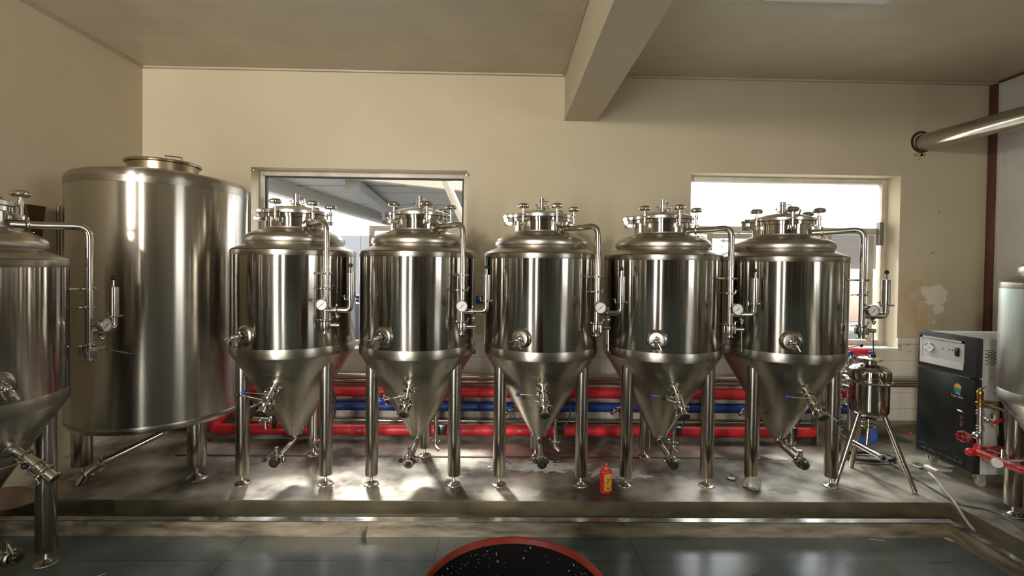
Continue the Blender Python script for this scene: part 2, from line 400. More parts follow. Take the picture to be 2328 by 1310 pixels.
# concrete beam hanging under the ceiling
mb = MB(); mb.box((.544, YF, 1.369+CZ), (.846, YW+.02, ZC+.01)); o = struct(mb.build('ceiling_beam', wallm))
# cornice strips at the ceiling edge
def trim(a, b):
    o = struct(MB().box(a, b, .003).build('trim_%d' % trim.n, ceilm)); trim.n += 1; return o
trim.n = 1
trim((XL, YW-.025, ZC-.018), (.544, YW, ZC)); trim((.846, YW-.025, ZC-.018), (XR, YW, ZC))
trim((.519, YF, ZC-.018), (.544, YW-.025, ZC)); trim((XL, .5, ZC-.018), (XL+.025, YW-.025, ZC))
a = at(1732, 3, z=ZC-.05); b = at(2022, 5, z=ZC-.05)
lp = empty('ceiling_lamp', ((a.x+b.x)/2, a.y-.15, ZC)); tag(lp, 'white ceiling lamp just showing at the top edge, right of the beam', 'lamp')
L_ = (b.x-a.x)/2
MB().box((-L_, -.15, -.03), (L_, .15, 0), .004).build('lamp_body', whitep, lp)
MB().box((-L_+.01, -.14, -.05), (L_-.01, .15, -.031), .004).build('diffuser', pbr('lamp diffuser', (.8, .8, .78), .4), lp)
# red brown strips at the right corner
struct(MB().box((XR-.035, YW-.06, .9), (XR, YW-.0, ZC-.02), .003).build('trim_5', woodred))
struct(MB().box((XR-.012, YF, ZC-.02), (XR, YW-.06, ZC)).build('trim_6', woodred))
struct(MB().box((XR-.006, YW-.085, .09), (XR, YW-.06, ZC-.02)).build('trim_7', whitep))

# steel platform, gutter and curb (U shape round the blue floor)
PE, GX, CX, CYC = 2.912, 2.89, 2.645, 2.668      # platform edge y / right edge x / curb inner x / curb inner y
struct(MB().box((XL, PE, -.1), (XR, YW, PZ)).build('platform', platm))
struct(MB().box((GX, YF+.5, -.1), (XR, PE, PZ)).build('platform', platm))
struct(MB().box((-2.5, 3.575, PZ), (2.2, 3.60, PZ+.004), .001).build('platform_shadow_line', pbr('seam shadow brown', (.07, .04, .032), .6, scale=10, var=.4, stretch=(.3, 1, 1))))  # seam strip whose dark colour stands in for the window sill's shadow line
mb = MB()
mb.box((XL, PE-.003, -.1), (GX, PE, PZ-.0015)); mb.box((GX-.003, YF+.5, -.1), (GX, PE-.003, PZ-.0015))
struct(mb.build('platform_face', facem))
mb = MB(); mb.box((XL, YW-.14, PZ), (XR, YW-.012, PZ+.085), .01); struct(mb.build('baseboard_back', facem))
mb = MB()
T = .042
mb.box((XL, CYC, 0), (CX+T, CYC+.004, PZ)); mb.box((XL, CYC, PZ-.003), (CX+T, CYC+T, PZ+.001)); mb.box((XL, CYC+T-.004, -.1), (CX+T-.004, CYC+T, PZ))
mb.box((CX, YF+.5, 0), (CX+.004, CYC+.004, PZ)); mb.box((CX, YF+.5, PZ-.003), (CX+T, CYC+T, PZ+.001)); mb.box((CX+T-.004, YF+.5, -.1), (CX+T, CYC+T, PZ))
struct(mb.build('floor_curb', curbm))
mb = MB(); mb.box((XL, CYC-.001, PZ+.0012), (CX+T, CYC+T, PZ+.003)); mb.box((CX-.001, YF+.5, PZ+.0012), (CX+T, CYC-.001, PZ+.003)); struct(mb.build('curb_lip', pbr('worn steel lip', (.62, .60, .54), .28, 1, scale=3, var=.35, stretch=(1, 6, 1), rvar=.1)))
mb = MB(); mb.box((XL, CYC+T, -.02), (GX, PE, -.0005)); mb.box((CX+T, YF+.5, -.02), (GX, CYC+T, -.0005)); struct(mb.build('gutter', facem))

# ---------------------------------------------------------------- windows
def frame(mb, x0, x1, z0, z1, y, t, d):
    mb.box((x0, y, z0), (x0+t, y+d, z1), .003); mb.box((x1-t, y, z0), (x1, y+d, z1), .003)
    mb.box((x0+t, y, z1-t), (x1-t, y+d, z1), .003); mb.box((x0+t, y, z0), (x1-t, y+d, z0+t), .003)
    return mb
yf = YW+.15
w1 = empty('window_1', ((W1[0]+W1[1])/2, yf, W1[2])); struct(w1)
w1i = Matrix.Translation((-w1.location))
def wpart(mb, name, mt, par, root, label=None):
    o = mb.build(name, mt, None); o.parent = par; o.matrix_parent_inverse = Matrix.Translation(-root.location) if par is root else Matrix.Identity(4); 
    if label: o['label'] = label
    return o
mb = MB(); frame(mb, W1[0], W1[1], W1[2]+.004, W1[3], yf, .045, .06)
wpart(mb, 'window_frame', cream_alu, w1, w1)
mb = MB(); mb.box((W1[0]+.05, yf+.02, W1[3]-.06), (W1[1]-.05, yf+.05, W1[3]-.045)); mb.box((W1[0]+.045, yf+.015, W1[2]+.05), (W1[0]+.06, yf+.05, W1[3]-.05)); mb.box((W1[1]-.06, yf+.015, W1[2]+.05), (W1[1]-.045, yf+.05, W1[3]-.05))
wpart(mb, 'window_seal', gasket, w1, w1)
mb = MB(); frame(mb, -1.30, W1[1]-.06, W1[2]+.05, W1[3]-.5, yf+.045, .05, .03)
wpart(mb, 'sash', cream_alu, w1, w1)
wpart(MB().box((-1.25, yf+.055, W1[2]+.1), (W1[1]-.11, yf+.060, W1[3]-.55)), 'pane', clearg, w1, w1)
w2 = empty('window_2', ((W2[0]+W2[1])/2, yf, W2[2])); struct(w2)
ztr = at(1700, 523, Y=yf).z
mb = MB(); frame(mb, W2[0], W2[1], W2[2]+.004, W2[3], yf, .05, .06)
mb.box((W2[0]+.05, yf-.01, ztr-.03), (W2[1]-.05, yf+.06, ztr+.032), .004)
wpart(mb, 'window_frame', cream_alu, w2, w2)
wpart(MB().box((W2[0]+.05, yf+.03, ztr+.032), (W2[1]-.05, yf+.036, W2[3]-.05)), 'pane', frostg, w2, w2, 'dusty fixed pane')
for a, b in [(1605, 1712), (1700, 1890)]:
    pa = at(a, 600, Y=yf+.03); pb = at(b, 600, Y=yf+.03)
    mb = MB(); frame(mb, pa.x, pb.x, W2[2]+.055, ztr-.035, yf+.01+(.025 if a == 1700 else 0), .05, .022)
    sash = wpart(mb, 'sash', cream_alu, w2, w2)
    wpart(MB().box((pa.x+.05, yf+.03, W2[2]+.1), (pb.x-.05, yf+.034, ztr-.085)), 'pane', clearg, w2, w2)
pa = at(1985, 600, Y=yf)
wpart(MB().box((pa.x-.045, yf+.01, W2[2]+.055), (pa.x+.012, yf+.04, ztr-.035), .004), 'sash_stile', cream_alu, w2, w2)
# small clips on the first window's upper corners
for px, py in ((575, 386), (1062, 397)):
    c = at(px, py, Y=YW-.02)
    tag(MB().box((c.x-.012, YW-.03, c.z-.012), (c.x+.012, YW, c.z+.012), .003).build('wall_clip', chrome), 'small steel clip on the wall at the %s upper corner of the left window' % ('left' if px < 700 else 'right'), 'clip')
c = at(1998, 530, Y=YW+.15)
tag(MB().box((c.x-.03, YW+.10, c.z-.12), (c.x+.01, YW+.15, c.z+.1), .004).build('window_latch', pbr('grey alloy', (.2, .19, .17), .4, .6)), 'grey latch block beside the transom of the right window', 'latch')

# ---------------------------------------------------------------- outside
struct(MB().box((-30, YW+WT, -.2), (40, 40, -.1)).build('yard_ground', pbr('yard concrete', (.24, .235, .22), .8, scale=2, var=.2)))
roofm = mat_lines('corrugated roof metal', (.22, .22, .21), (.08, .08, .08), .45, .03, 1, rough=.45)
def shed():
    r = empty('open_shed', (-1, 9, 0)); tag(r, 'open shed with corrugated metal roof seen through the left window', 'shed')
    I = Matrix.Translation(-r.location)
    def P(mb, name, mt):
        o = mb.build(name, mt, r); o.matrix_parent_inverse = I; return o
    z = 2.62
    N1 = at(800, 400, z=z); N2 = at(1060, 430, z=z)
    def xn(y): return N1.x+(N2.x-N1.x)*(y-N1.y)/(N2.y-N1.y) if y < 7.4 else N1.x+(N2.x-N1.x)*(7.4-N1.y)/(N2.y-N1.y)
    A = at(598, 402, z=z); B = at(1062, 552, z=z)     # low edge of the roof
    mb = MB(); n = 80
    y0, y1 = 4.75, B.y+1
    def xe(y): return A.x+(B.x-A.x)*(y-A.y)/(B.y-A.y)
    ra, rb = [], []
    for i in range(n*2+1):
        y = y0+(y1-y0)*i/(n*2); h = z+(.03 if i % 2 else 0)
        ra.append((mb.v((xe(y), y, h)), mb.v((xn(y), y, h+.03)))); 
    for a, b in zip(ra, ra[1:]): mb.f((a[0], a[1], b[1], b[0]))
    for i in range(n*2+1):
        y = y0+(y1-y0)*i/(n*2); h = z+(.03 if i % 2 else 0)+.012
        rb.append((mb.v((xe(y), y, h)), mb.v((xn(y), y, h+.03))))
    for a, b in zip(rb, rb[1:]): mb.f((a[0], b[0], b[1], a[1]))
    mb.sm = radians(10)
    P(mb, 'roof_sheet', roofm)
    gm = pbr('grey painted steel', (.33, .32, .30), .5)
    d = (B-A)
    mb = MB(); mb.prism([A+Vector((-.06, 0, -.17)), A+Vector((.06, 0, -.17)), A+Vector((.06, 0, .05)), A+Vector((-.06, 0, .05))], d*1.2); P(mb, 'edge_beam', gm)
    C = at(800, 408, z=z-.02); D = at(905, 490, z=z-.02)
    mb = MB(); mb.prism([C+Vector((-.08, 0, -.12)), C+Vector((.08, 0, -.12)), C+Vector((.08, 0, .0)), C+Vector((-.08, 0, 0))], (D-C)*1.5); P(mb, 'rafter', pbr('light grey steel', (.16, .155, .145), .5))
    mb = MB()
    a = at(1008, 400, Y=5.6); b = at(1052, 500, Y=5.6); c = at(1062, 520, Y=5.6)
    mb.tube([a, b, b+(b-a)*3.2], .05, 10); P(mb, 'strut', pbr('cream painted pole', (.34, .30, .25), .5))
    a = at(915, 512, Y=11); b = at(945, 560, Y=11); mb = MB(); mb.tube([a, b, b+(b-a)*2.2], .05, 8); P(mb, 'brace', gm)
    mb = MB(); mb.prism([N1+Vector((-.2, -.13, -.03)), N1+Vector((-.2, -.13, .08)), N1+Vector((-.2, 0, .08)), N1+Vector((-.2, 0, -.03))], (N2-N1)*2+Vector((.2, .1, 0))); P(mb, 'fascia_board', pbr('cream board', (.35, .32, .26), .6))
    return r
shed()
wp = mat_lines('white sandwich panel', (.16, .165, .17), (.07, .07, .07), .95, .02, 0, rough=.5)
tag(MB().box((-4.35, 12.4, -.1), (3.2, 12.6, 2.38)).build('panel_wall', wp), 'pale panel wall standing in the yard behind the left window', 'wall')
a = at(805, 690, Y=8); b = at(817, 780, Y=8)
tag(MB().box((a.x-.3, 8, 0), (a.x+1.2, 8.6, a.z), .02).build('yard_crate', pbr('navy paint', (.012, .016, .035), .5)), 'dark crate in the yard seen between the first two fermenters', 'crate')
rm2 = mat_lines('dark corrugated metal', (.17, .17, .155), (.45, .45, .42), .32, .02, 1, rough=.4)
def leanto():
    r = empty('lean_to_roof', (8, 10, 0)); tag(r, 'dark ribbed lean-to roof seen through the right window', 'roof'); I = Matrix.Translation(-r.location)
    mb = MB(); mb.prism([(5.3, 7.6, 2.38), (14, 7.6, 2.38), (14, 7.6, 2.42), (5.3, 7.6, 2.42)], (0, 6.4, -.72))
    o = mb.build('roof_sheet', rm2, r); o.matrix_parent_inverse = I
    mb = MB(); mb.prism([(5.3, 14, 1.42), (14, 14, 1.42), (14, 14, 1.62), (5.3, 14, 1.62)], (0, .1, 0)); o = mb.build('edge_beam', pbr('white gutter', (.8, .8, .78), .4), r); o.matrix_parent_inverse = I
    for x in (5.5, 9.5):
        o = MB().box((x, 13.8, -.1), (x+.1, 13.9, 1.6)).build('post', pbr('white gutter', (.8, .8, .78), .4), r); o.matrix_parent_inverse = I
leanto()
tag(MB().box((6.0, 15.5, -.1), (13, 17.5, 1.05), .03).build('low_building', pbr('brick red block', (.50, .36, .28), .8, scale=3, var=.2)), 'low reddish building at the far side of the yard', 'building')
# shrubs beyond the right window
lf = pbr('dull green leaves', (.10, .14, .05), .8, scale=20, var=.5)
mb = MB()
for i in range(260):
    c = Vector((random.gauss(4.0, .55), random.gauss(10, .35), random.uniform(0, 2.55)))
    d = Vector((random.uniform(-1, 1), random.uniform(-1, 1), random.uniform(-1, 1))).normalized(); u, v, w = basis(d)
    s = random.uniform(.06, .14); mb.f([mb.v(c+u*s), mb.v(c+v*s*.5), mb.v(c-u*s), mb.v(c-v*s*.5)])
sh = empty('shrub', (4, 10, 0)); tag(sh, 'green shrub behind the lower left pane of the right window', 'shrub')
o = mb.build('foliage', lf, sh); o.matrix_parent_inverse = Matrix.Translation((-4, -10, 0))
o = MB().tube([(4, 10, -.1), (4.05, 10, 1.0), (3.95, 10, 2.2)], [.06, .04, .015], 8).build('trunk', pbr('bark', (.12, .08, .05), .9), sh); o.matrix_parent_inverse = Matrix.Translation((-4, -10, 0))

# ================================================================ FERMENTERS
def P(r, deg, z): a = radians(deg); return Vector((r*sin(a), -r*cos(a), z))

def wing(mb, c, ax, r=.030, t=.014, side=(1, 0, 0), seg=20):
    "tri-clamp: double ring, hinge lug and wing nut"
    c = Vector(c); u, v, w = basis(ax); s = Vector(side).normalized()
    mb.lathe([(r*.6, -t/2), (r*.86, -t/2), (r, -t*.2), (r, t*.2), (r*.86, t/2), (r*.6, t/2)], c, w, seg, cap=True)
    mb.box(tuple(c+s*r-Vector((.006,)*3)), tuple(c+s*r+Vector((.006,)*3)), .002)
    e = c-s*(r+.004); mb.tube([e-w*.008, e+w*.018-s*.004], .0035, 6)
    e2 = e+w*.018-s*.004
    mb.tube([e2-s*.013, e2, e2+w*.006+s*.004], .0035, 6); mb.ball(e2, .0058, 8)

def make_lever(name, parent, piv, tip, mt, r=.014):
    piv = Vector(piv); tip = Vector(tip)
    o = MB().tube([piv, tip], .0036, 8).build(name, chrome, parent, loc=piv)
    k = MB().ball(tip-piv, r, 16).build('knob', mt, o, label={'blue knob plastic': 'blue ball knob'}.get(mt.name, 'black ball knob'))
    return o

def make_fermenter(name='fermenter', drop=0.0, shellm=polished, hole=True):
    root = empty(name, (0, 0, 0))
    D = -drop
    # cylinder shell
    mb = MB(); mb.lathe([(.396, 1.575+D), (.400, 1.571+D), (.400, .902+D), (.396, .894+D)], seg=96, cap=False); mb.build('shell', shellm, root)
    MB().lathe([(.4004, 1.5715+D), (.4012, 1.570+D), (.4012, 1.538+D), (.4004, 1.5365+D)], seg=96, cap=False).build('weld_band', band, root, label='dull brushed seam band')
    mb = MB(); mb.lathe([(.4004, .945+D), (.4012, .9435+D), (.4012, .890+D), (.3985, .883+D)], seg=96, cap=False); mb.build('weld_band', band, root, label='dull brushed seam band')
    mb = MB(); mb.lathe([(.3985, .884+D), (.395, .877+D), (.302, .728+D), (.18, .518+D), (.075, .334+D), (.058, .305+D), (.052, .288+D), (.03, .283+D), (0, .283+D)], seg=96, cap=False)
    mb.build('cone', satin, root, label='conical bottom in satin steel')
    mb = MB(); mb.lathe([(.399, 1.574+D), (.392, 1.580+D), (.320, 1.612+D), (.312, 1.617+D), (.314, 1.624+D), (.323, 1.628+D), (.325, 1.634+D), (.325, 1.650+D), (.322, 1.661+D), (.311, 1.675+D),
                         (.290, 1.688+D), (.262, 1.700+D), (.228, 1.710+D), (.206, 1.715+D), (.196, 1.722+D), (.1935, 1.732+D)], seg=96, cap=False)
    mb.build('shoulder', pbr('brushed dome steel', (.50, .465, .40), .32, 1, scale=8, var=.1, bump=.08, bscale=60, bstretch=(1, 1, 6)), root, label='domed shoulder')
    mb = MB(); mb.lathe([(.1935, 1.73+D), (.1935, 1.810+D), (.208, 1.812+D), (.208, 1.833+D), (.19, 1.834+D)], seg=72, cap=False); mb.build('neck', polished, root).location.z = -.015
    # lid -------------------------------------------------------
    mb = MB(); mb.lathe([(.190, 1.8385+D), (.208, 1.839+D), (.209, 1.858+D), (.204, 1.861+D), (.190, 1.866+D), (.15, 1.881+D), (.10, 1.893+D), (.05, 1.899+D), (0, 1.900+D)], seg=72, cap=False)
    lid = mb.build('lid', satin, root); lid.location.z = -.015
    MB().lathe([(.200, 1.833+D), (.2055, 1.8335+D), (.2055, 1.8385+D), (.200, 1.839+D)], seg=60, cap=False).build('lid_gasket', gasket, lid)
    for a in (22, 82, 142, -158, -38):
        c = P(.224, a, 0)
        mb = MB(); z = 1.905+D
        n = 40; prof = []
        rs = []
        for (r, h) in [(.004, -.016), (.028, -.015), (.036, -.008), (.0375, .001), (.034, .010), (.024, .0165), (.010, .019), (0, .0195)]:
            if r < 1e-5: rs.append([mb.v(c+Vector((0, 0, z+h)))]); continue
            rs.append([mb.v(c+Vector((cos(2*pi*k/n)*r*(1+(.07*cos(8*2*pi*k/n) if r > .02 else 0)), sin(2*pi*k/n)*r*(1+(.07*cos(8*2*pi*k/n) if r > .02 else 0)), z+h))) for k in range(n)])
        mb.rings(rs)
        kn = mb.build('clamp_knob', chrome, lid)
        mb = MB(); mb.cyl(c+Vector((0, 0, 1.783+D)), c+Vector((0, 0, 1.897+D)), .0062, seg=10); mb.cyl(c+Vector((0, 0, 1.842+D)), c+Vector((0, 0, 1.872+D)), .0115, seg=12)
        mb.build('clamp_bolt', chrome, kn)
        mb = MB(); d = P(1, a, 0).normalized(); t = Vector((-d.y, d.x, 0))
        mb.M = Matrix(((d.x, t.x, 0, 0), (d.y, t.y, 0, 0), (0, 0, 1, 0), (0, 0, 0, 1)))
        mb.box((.190, -.012, 1.778+D), (.212, .012, 1.800+D), .002); mb.cyl(( .226, 0, 1.79+D), (.226, 0, 1.85+D), .0085, seg=10); mb.box((.190, -.018, 1.776+D), (.240, -.011, 1.803+D), .002); mb.box((.190, .011, 1.776+D), (.240, .018, 1.803+D), .002)
        mb.box((.205, -.02, 1.845+D), (.236, .02, 1.853+D), .002); mb.cyl((.226, -.022, 1.787+D), (.226, .022, 1.787+D), .007, seg=10)
        mb.build('clamp_bracket', satin, kn)
    # hinge
    d = P(1, -98, 0); t = Vector((-d.y, d.x, 0)); mb = MB(); mb.M = Matrix(((d.x, t.x, 0, 0), (d.y, t.y, 0, 0), (0, 0, 1, 0), (0, 0, 0, 1)))
    mb.box((.185, -.03, 1.846+D), (.245, -.018, 1.872+D), .003); mb.box((.185, .018, 1.846+D), (.245, .03, 1.872+D), .003)
    mb.box((.185, -.03, 1.79+D), (.262, -.018, 1.82+D), .003); mb.box((.185, .018, 1.79+D), (.262, .03, 1.82+D), .003)
    mb.cyl((.250, -.036, 1.825+D), (.250, .036, 1.825+D), .014, seg=14); mb.cyl((.258, -.02, 1.85+D), (.258, .02, 1.85+D), .015, seg=14)
    mb.build('hinge', pbr('dark cast steel', (.36, .33, .29), .2, 1), lid)
    # spigot with clamp, loop handle
    mb = MB(); mb.cyl((0, 0, 1.895+D), (0, 0, 1.912+D), .016); wing(mb, (0, 0, 1.916+D), (0, 0, 1), .029, .013, (1, .3, 0)); mb.ring((0, 0, 1.918+D), (0, 0, 1.985+D), .0195, .016)
    mb.lathe([(.0205, 1.955+D), (.0212, 1.957+D), (.0212, 1.961+D), (.0205, 1.963+D)], cap=False, seg=20)
    sp = mb.build('vent_spigot', chrome, lid)
    MB().tube([(.02, 0, 1.963+D), (.052, .0, 1.963+D), (.055, 0, 1.925+D), (.03, 0, 1.925+D)], .0028, 8, bend=.012).build('loop_handle', chrome, sp)
    c = P(.10, 165, 0); mb = MB()
    mb.cyl(c+Vector((0, 0, 1.88+D)), c+Vector((0, 0, 1.908+D)), .03, seg=24); mb.lathe([(.03, 0), (.044, .001), (.046, .008), (.044, .014), (.02, .016), (0, .016)], c+Vector((0, 0, 1.908+D)), seg=28)
    sg = mb.build('inspection_port', satin, lid)
    MB().tube([c+Vector((-.022, 0, 1.922+D)), c+Vector((-.022, 0, 1.962+D)), c+Vector((.022, 0, 1.962+D)), c+Vector((.022, 0, 1.922+D))], .0026, 8, bend=.008).build('port_handle', chrome, sg)
    c = P(.115, 62, 1.876+D); u = Vector((.3, 0, 1)).normalized()
    MB().tube([c, c+u*.045, c+u*.045+Vector((0, .03, 0)), c+Vector((0, .03, 0))], .0036, 8, bend=.008).build('lid_handle', chrome, lid)
    # legs --------------------------------------------------------
    for a in (60, -60, 180):
        c = P(.321, a, 0)
        top = .85
        lg = MB().lathe([(.012, .068), (.041, .068), (.0425, .071), (.0425, top-.004), (.03, top)], c, seg=28).build('leg', legm, root)
        MB().lathe([(.048, 0), (.0495, .003), (.047, .007), (.037, .0085), (.026, .013), (.018, .021), (.010, .024), (.0085, .026), (.0085, .072)], c, seg=32).build('foot', satin, lg)
        if a != 180:
            # weld collar where the leg runs into the cone
            pass
    # sampling port ------------------------------------------------
    n = P(1, -22, 0); c = P(.392, -22, 1.028+D)
    mb = MB(); mb.lathe([(.070, 0), (.067, .010), (.057, .019), (.048, .023), (.047, .030), (.030, .032), (.0, .032)], c, n, 40); sp = mb.build('sampling_port', pbr('brushed boss steel', (.36, .335, .29), .24, 1), root)
    mb = MB(); c2 = c+n*.03; mb.cyl(c2, c2+n*.055, .013, seg=16); wing(mb, c2+n*.018, n, .024, .012, (0, 0, 1)); mb.ball(c2+n*.058, .018, 14)
    tn = Vector((-n.y, n.x, 0))
    mb.tube([c2+n*.055, c2+n*.08-Vector((0, 0, .006)), c2+n*.10-Vector((0, 0, .03))], .0075, 10)
    mb.tube([c2+n*.052, c2+n*.060-tn*.02-Vector((0, 0, .006)), c2+n*.082-tn*.045-Vector((0, 0, .012))], [.007, .006, .0045], 8)
    mb.tube([c2+n*.052, c2+n*.060+tn*.018-Vector((0, 0, .016)), c2+n*.07+tn*.034-Vector((0, 0, .05))], [.007, .006, .005], 8)
    mb.tube([c2+n*.03, c2+n*.03-Vector((0, 0, .035)), c2+n*.05+tn*.01-Vector((0, 0, .052))], [.006, .006, .008], 8)
    mb.build('sampling_valve', chrome, sp)
    # beer outlet on the cone ---------------------------------------
    n0 = Vector((0, -.86, -.5)).normalized(); c = Vector((0, -.287, .705+D)); n = Vector((0, -.80, -.60)).normalized()
    mb = MB(); mb.lathe([(.050, -.008), (.049, -.001), (.034, .004), (.024, .012)], c, n0, 36); ob = mb.build('outlet_boss', satin, root)
    mb = MB(); mb.cyl(c, c+n*.105, .0215, seg=22); wing(mb, c+n*.055, n, .036, .016, (1, .2, 0)); mb.cyl(c+n*.07, c+n*.12, .027, seg=22); wing(mb, c+n*.125, n, .036, .016, (-1, 0, .2))
    mb.cyl(c+n*.13, c+n*.175, .0255, seg=22); wing(mb, c+n*.172, n, .038, .018, (.9, 0, .5)); mb.ring(c+n*.18, c+n*.225, .024, .0185); mb.lathe([(.0185, 0), (.032, .0), (.032, .006), (.0185, .006)], c+n*.222, n, 24, cap=False)
    for k in range(3):
        a = 2*pi*k/3+.5; u, v, w = basis(n); q = c+n*.152+(u*cos(a)+v*sin(a))*.033; mb.cyl(q-n*.026, q+n*.026, .0055, seg=8)
    ov = mb.build('outlet_valve', chrome, ob)
    make_lever('lever', ov, c+n*.088+Vector((-.02, 0, .006)), c+n*.088+Vector((-.165, -.0, .018)), blueb)
    make_lever('lever', ov, c+n*.152+Vector((-.005, 0, .02)), c+n*.152+Vector((-.135, -.065, .072)), black)
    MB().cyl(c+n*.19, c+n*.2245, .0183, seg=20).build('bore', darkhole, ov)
    # drain at the tip of the cone ------------------------------------
    if drop < .05: a0 = Vector((0, 0, .29)); a1 = Vector((0, 0, .247)); a2 = Vector((0, -.235, .212))
    else: a0 = Vector((0, 0, .29+D)); a1 = Vector((0, 0, .125)); a2 = Vector((0, -.28, .10))
    n = (a2-a1).normalized()
    mb = MB(); mb.tube([a0, a1, a2], .0185, 16, bend=.04); mb.lathe([(.030, -.006), (.030, .006)], a0, seg=24); dp = mb.build('drain_pipe', chrome, root)
    mb = MB(); wing(mb, a2, n, .034, .016, (1, 0, 0)); mb.lathe([(.025, 0), (.036, .006), (.039, .016), (.039, .034), (.034, .042), (.022, .044), (.019, .060), (.031, .062), (.031, .068), (.017, .068), (.017, .03)], a2+n*.006, n, 28, cap=False)
    mb.cyl(a2+n*.025+Vector((0, 0, .03)), a2+n*.025+Vector((-.004, 0, .078)), .0125, seg=14)
    mb.box(tuple(a2+n*.02+Vector((.034, -.012, -.02))), tuple(a2+n*.02+Vector((.05, .006, .012))), .003)
    dv = mb.build('drain_valve', pbr('dark cast steel', (.36, .33, .29), .2, 1), dp)
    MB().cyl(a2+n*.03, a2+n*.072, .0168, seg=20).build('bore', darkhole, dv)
    make_lever('lever', dv, a2+n*.025+Vector((-.004, 0, .068)), a2+n*.05+Vector((-.045, -.05, .030)), black, .0155)
    # side pipe with fittings -------------------------------------------
    a = Vector((.118, -.145, 1.742+D)); vx, vy = .335, -.33
    mb = MB(); mb.tube([a, (.205, -.215, 1.742+D), (vx, vy, 1.752+D), (vx, vy, 1.13+D)], .0188, 16, bend=.062)
    pp = mb.build('side_pipe', chrome, root)
    for z, sd in ((1.328, (-1, -.2, 0)), (1.128, (-1, -.1, 0))):
        mb = MB(); wing(mb, (vx, vy, z+D), (0, 0, 1), .031, .014, sd)
        mb.tube([(vx-.03, vy, z+D), (vx-.062, vy-.004, z+D), (vx-.066, vy+.012, z+D-.003)], .0032, 6); mb.build('pipe_clamp', chrome, pp)
    mb = MB(); hd = (Vector((.205, -.215, 0))-Vector((.118, -.145, 0))).normalized(); wing(mb, a+hd*.06, hd, .031, .014, (0, 0, 1)); mb.build('pipe_clamp', chrome, pp)
    mb = MB(); mb.cyl((.277, -.275, 1.423+D), (vx, vy, 1.423+D), .007, seg=10); mb.lathe([(.0192, -.008), (.0225, -.008), (.0225, .008), (.0192, .008)], (vx, vy, 1.423+D), seg=20, cap=False); mb.cyl((vx-.052, vy-.006, 1.423+D), (vx-.02, vy, 1.423+D), .006, seg=8); mb.cyl((vx+.02, vy, 1.423+D), (vx+.04, vy, 1.423+D), .006, seg=8)
    br = mb.build('pipe_bracket', satin, pp)
    MB().ball((vx+.004, vy-.022, 1.423+D), .0065, 8).build('red_cap', redp, br, label='red cap')
    # pressure gauge
    g = Vector((vx+.006, vy-.072, 1.232+D)); mb = MB(); mb.cyl((vx, vy, 1.262+D), (vx, vy-.03, 1.262+D), .008, seg=10)
    mb.cyl((vx, vy-.01, 1.235+D), g+Vector((0, .01, 0)), .011, seg=12)
    mb.lathe([(.0, 0), (.030, .0), (.036, .004), (.037, .010), (.037, .028), (.034, .031), (.032, .0285)], g+Vector((0, .012, 0)), (0, -1, 0), 36, cap=False); gg = mb.build('pressure_gauge', chrome, pp)
    mb = MB(); mb.cyl(g+Vector((0, .0, 0)), g+Vector((0, -.0145, 0)), .0325, seg=32); gd = mb.build('dial', gaugew, gg, label='white dial face')
    mb = MB(); q = g+Vector((0, -.0155, 0)); mb.prism([q+Vector((-.018, 0, -.016)), q+Vector((-.0165, 0, -.0175)), q+Vector((.016, 0, .013)), q+Vector((.014, 0, .014))], (0, -.0008, 0)); mb.cyl(q, q+Vector((0, -.002, 0)), .003, seg=10)
    for k in range(11):
        aa = radians(225-27*k); e = Vector((cos(aa), 0, sin(aa))); w_ = Vector((-sin(aa), 0, cos(aa)))*.0007
        mb.prism([q+e*.024-w_, q+e*.029-w_, q+e*.029+w_, q+e*.024+w_], (0, -.0005, 0))
    mb.build('needle', black, gd)
    # relief valve branch
    mb = MB(); mb.tube([(vx, vy, 1.193+D), (vx+.155, vy, 1.193+D), (vx+.155, vy, 1.258+D)], .0185, 16, bend=.05); bp_ = mb.build('branch_pipe', chrome, pp)
    mb = MB(); wing(mb, (vx+.068, vy, 1.193+D), (1, 0, 0), .029, .014, (0, 0, 1)); mb.ball((vx+.075, vy-.005, 1.150+D), .012, 10); mb.tube([(vx+.072, vy, 1.168+D), (vx+.076, vy-.004, 1.135+D)], .004, 6); mb.build('pipe_clamp', chrome, bp_)
    mb = MB(); q = Vector((vx+.155, vy, 1.262+D)); wing(mb, q, (0, 0, 1), .032, .012, (1, 0, 0)); mb.tube([q+Vector((.03, 0, 0)), q+Vector((.05, -.008, 0))], .0045, 8)
    mb.lathe([(.018, 0), (.0235, .006), (.0235, .165), (.021, .166), (.0, .166)], q, seg=24); mb.cyl(q+Vector((0, 0, .16)), q+Vector((0, 0, .21)), .0042, seg=8); rv = mb.build('relief_valve', chrome, bp_)
    MB().ball(q+Vector((0, 0, .215)), .014, 16).build('knob', black, rv, label='black ball knob')
    # butterfly valve at the bottom of the side pipe
    mb = MB(); q = Vector((vx, vy, 1.10+D)); mb.lathe([(.020, .02), (.030, .018), (.031, -.0), (.031, -.024), (.030, -.026), (.020, -.030), (.0185, -.045), (.029, -.047), (.029, -.054), (.016, -.054), (.016, -.03)], q, seg=24, cap=False)
    for k in range(4): aa = pi/4+k*pi/2; mb.cyl(q+Vector((cos(aa)*.033, sin(aa)*.033, .016)), q+Vector((cos(aa)*.033, sin(aa)*.033, -.028)), .005, seg=8)
    mb.cyl(q+Vector((.03, 0, -.004)), q+Vector((.088, 0, -.004)), .0125, seg=14); bv = mb.build('butterfly_valve', chrome, pp)
    make_lever('lever', bv, q+Vector((.076, 0, -.004)), q+Vector((.078, -.004, -.165)), black)
    # cooling jacket return behind the cone, with solenoid and cable
    b0 = Vector((.125, .04, .62+D)); b1 = Vector((.125, .04, .21+max(0, D)))
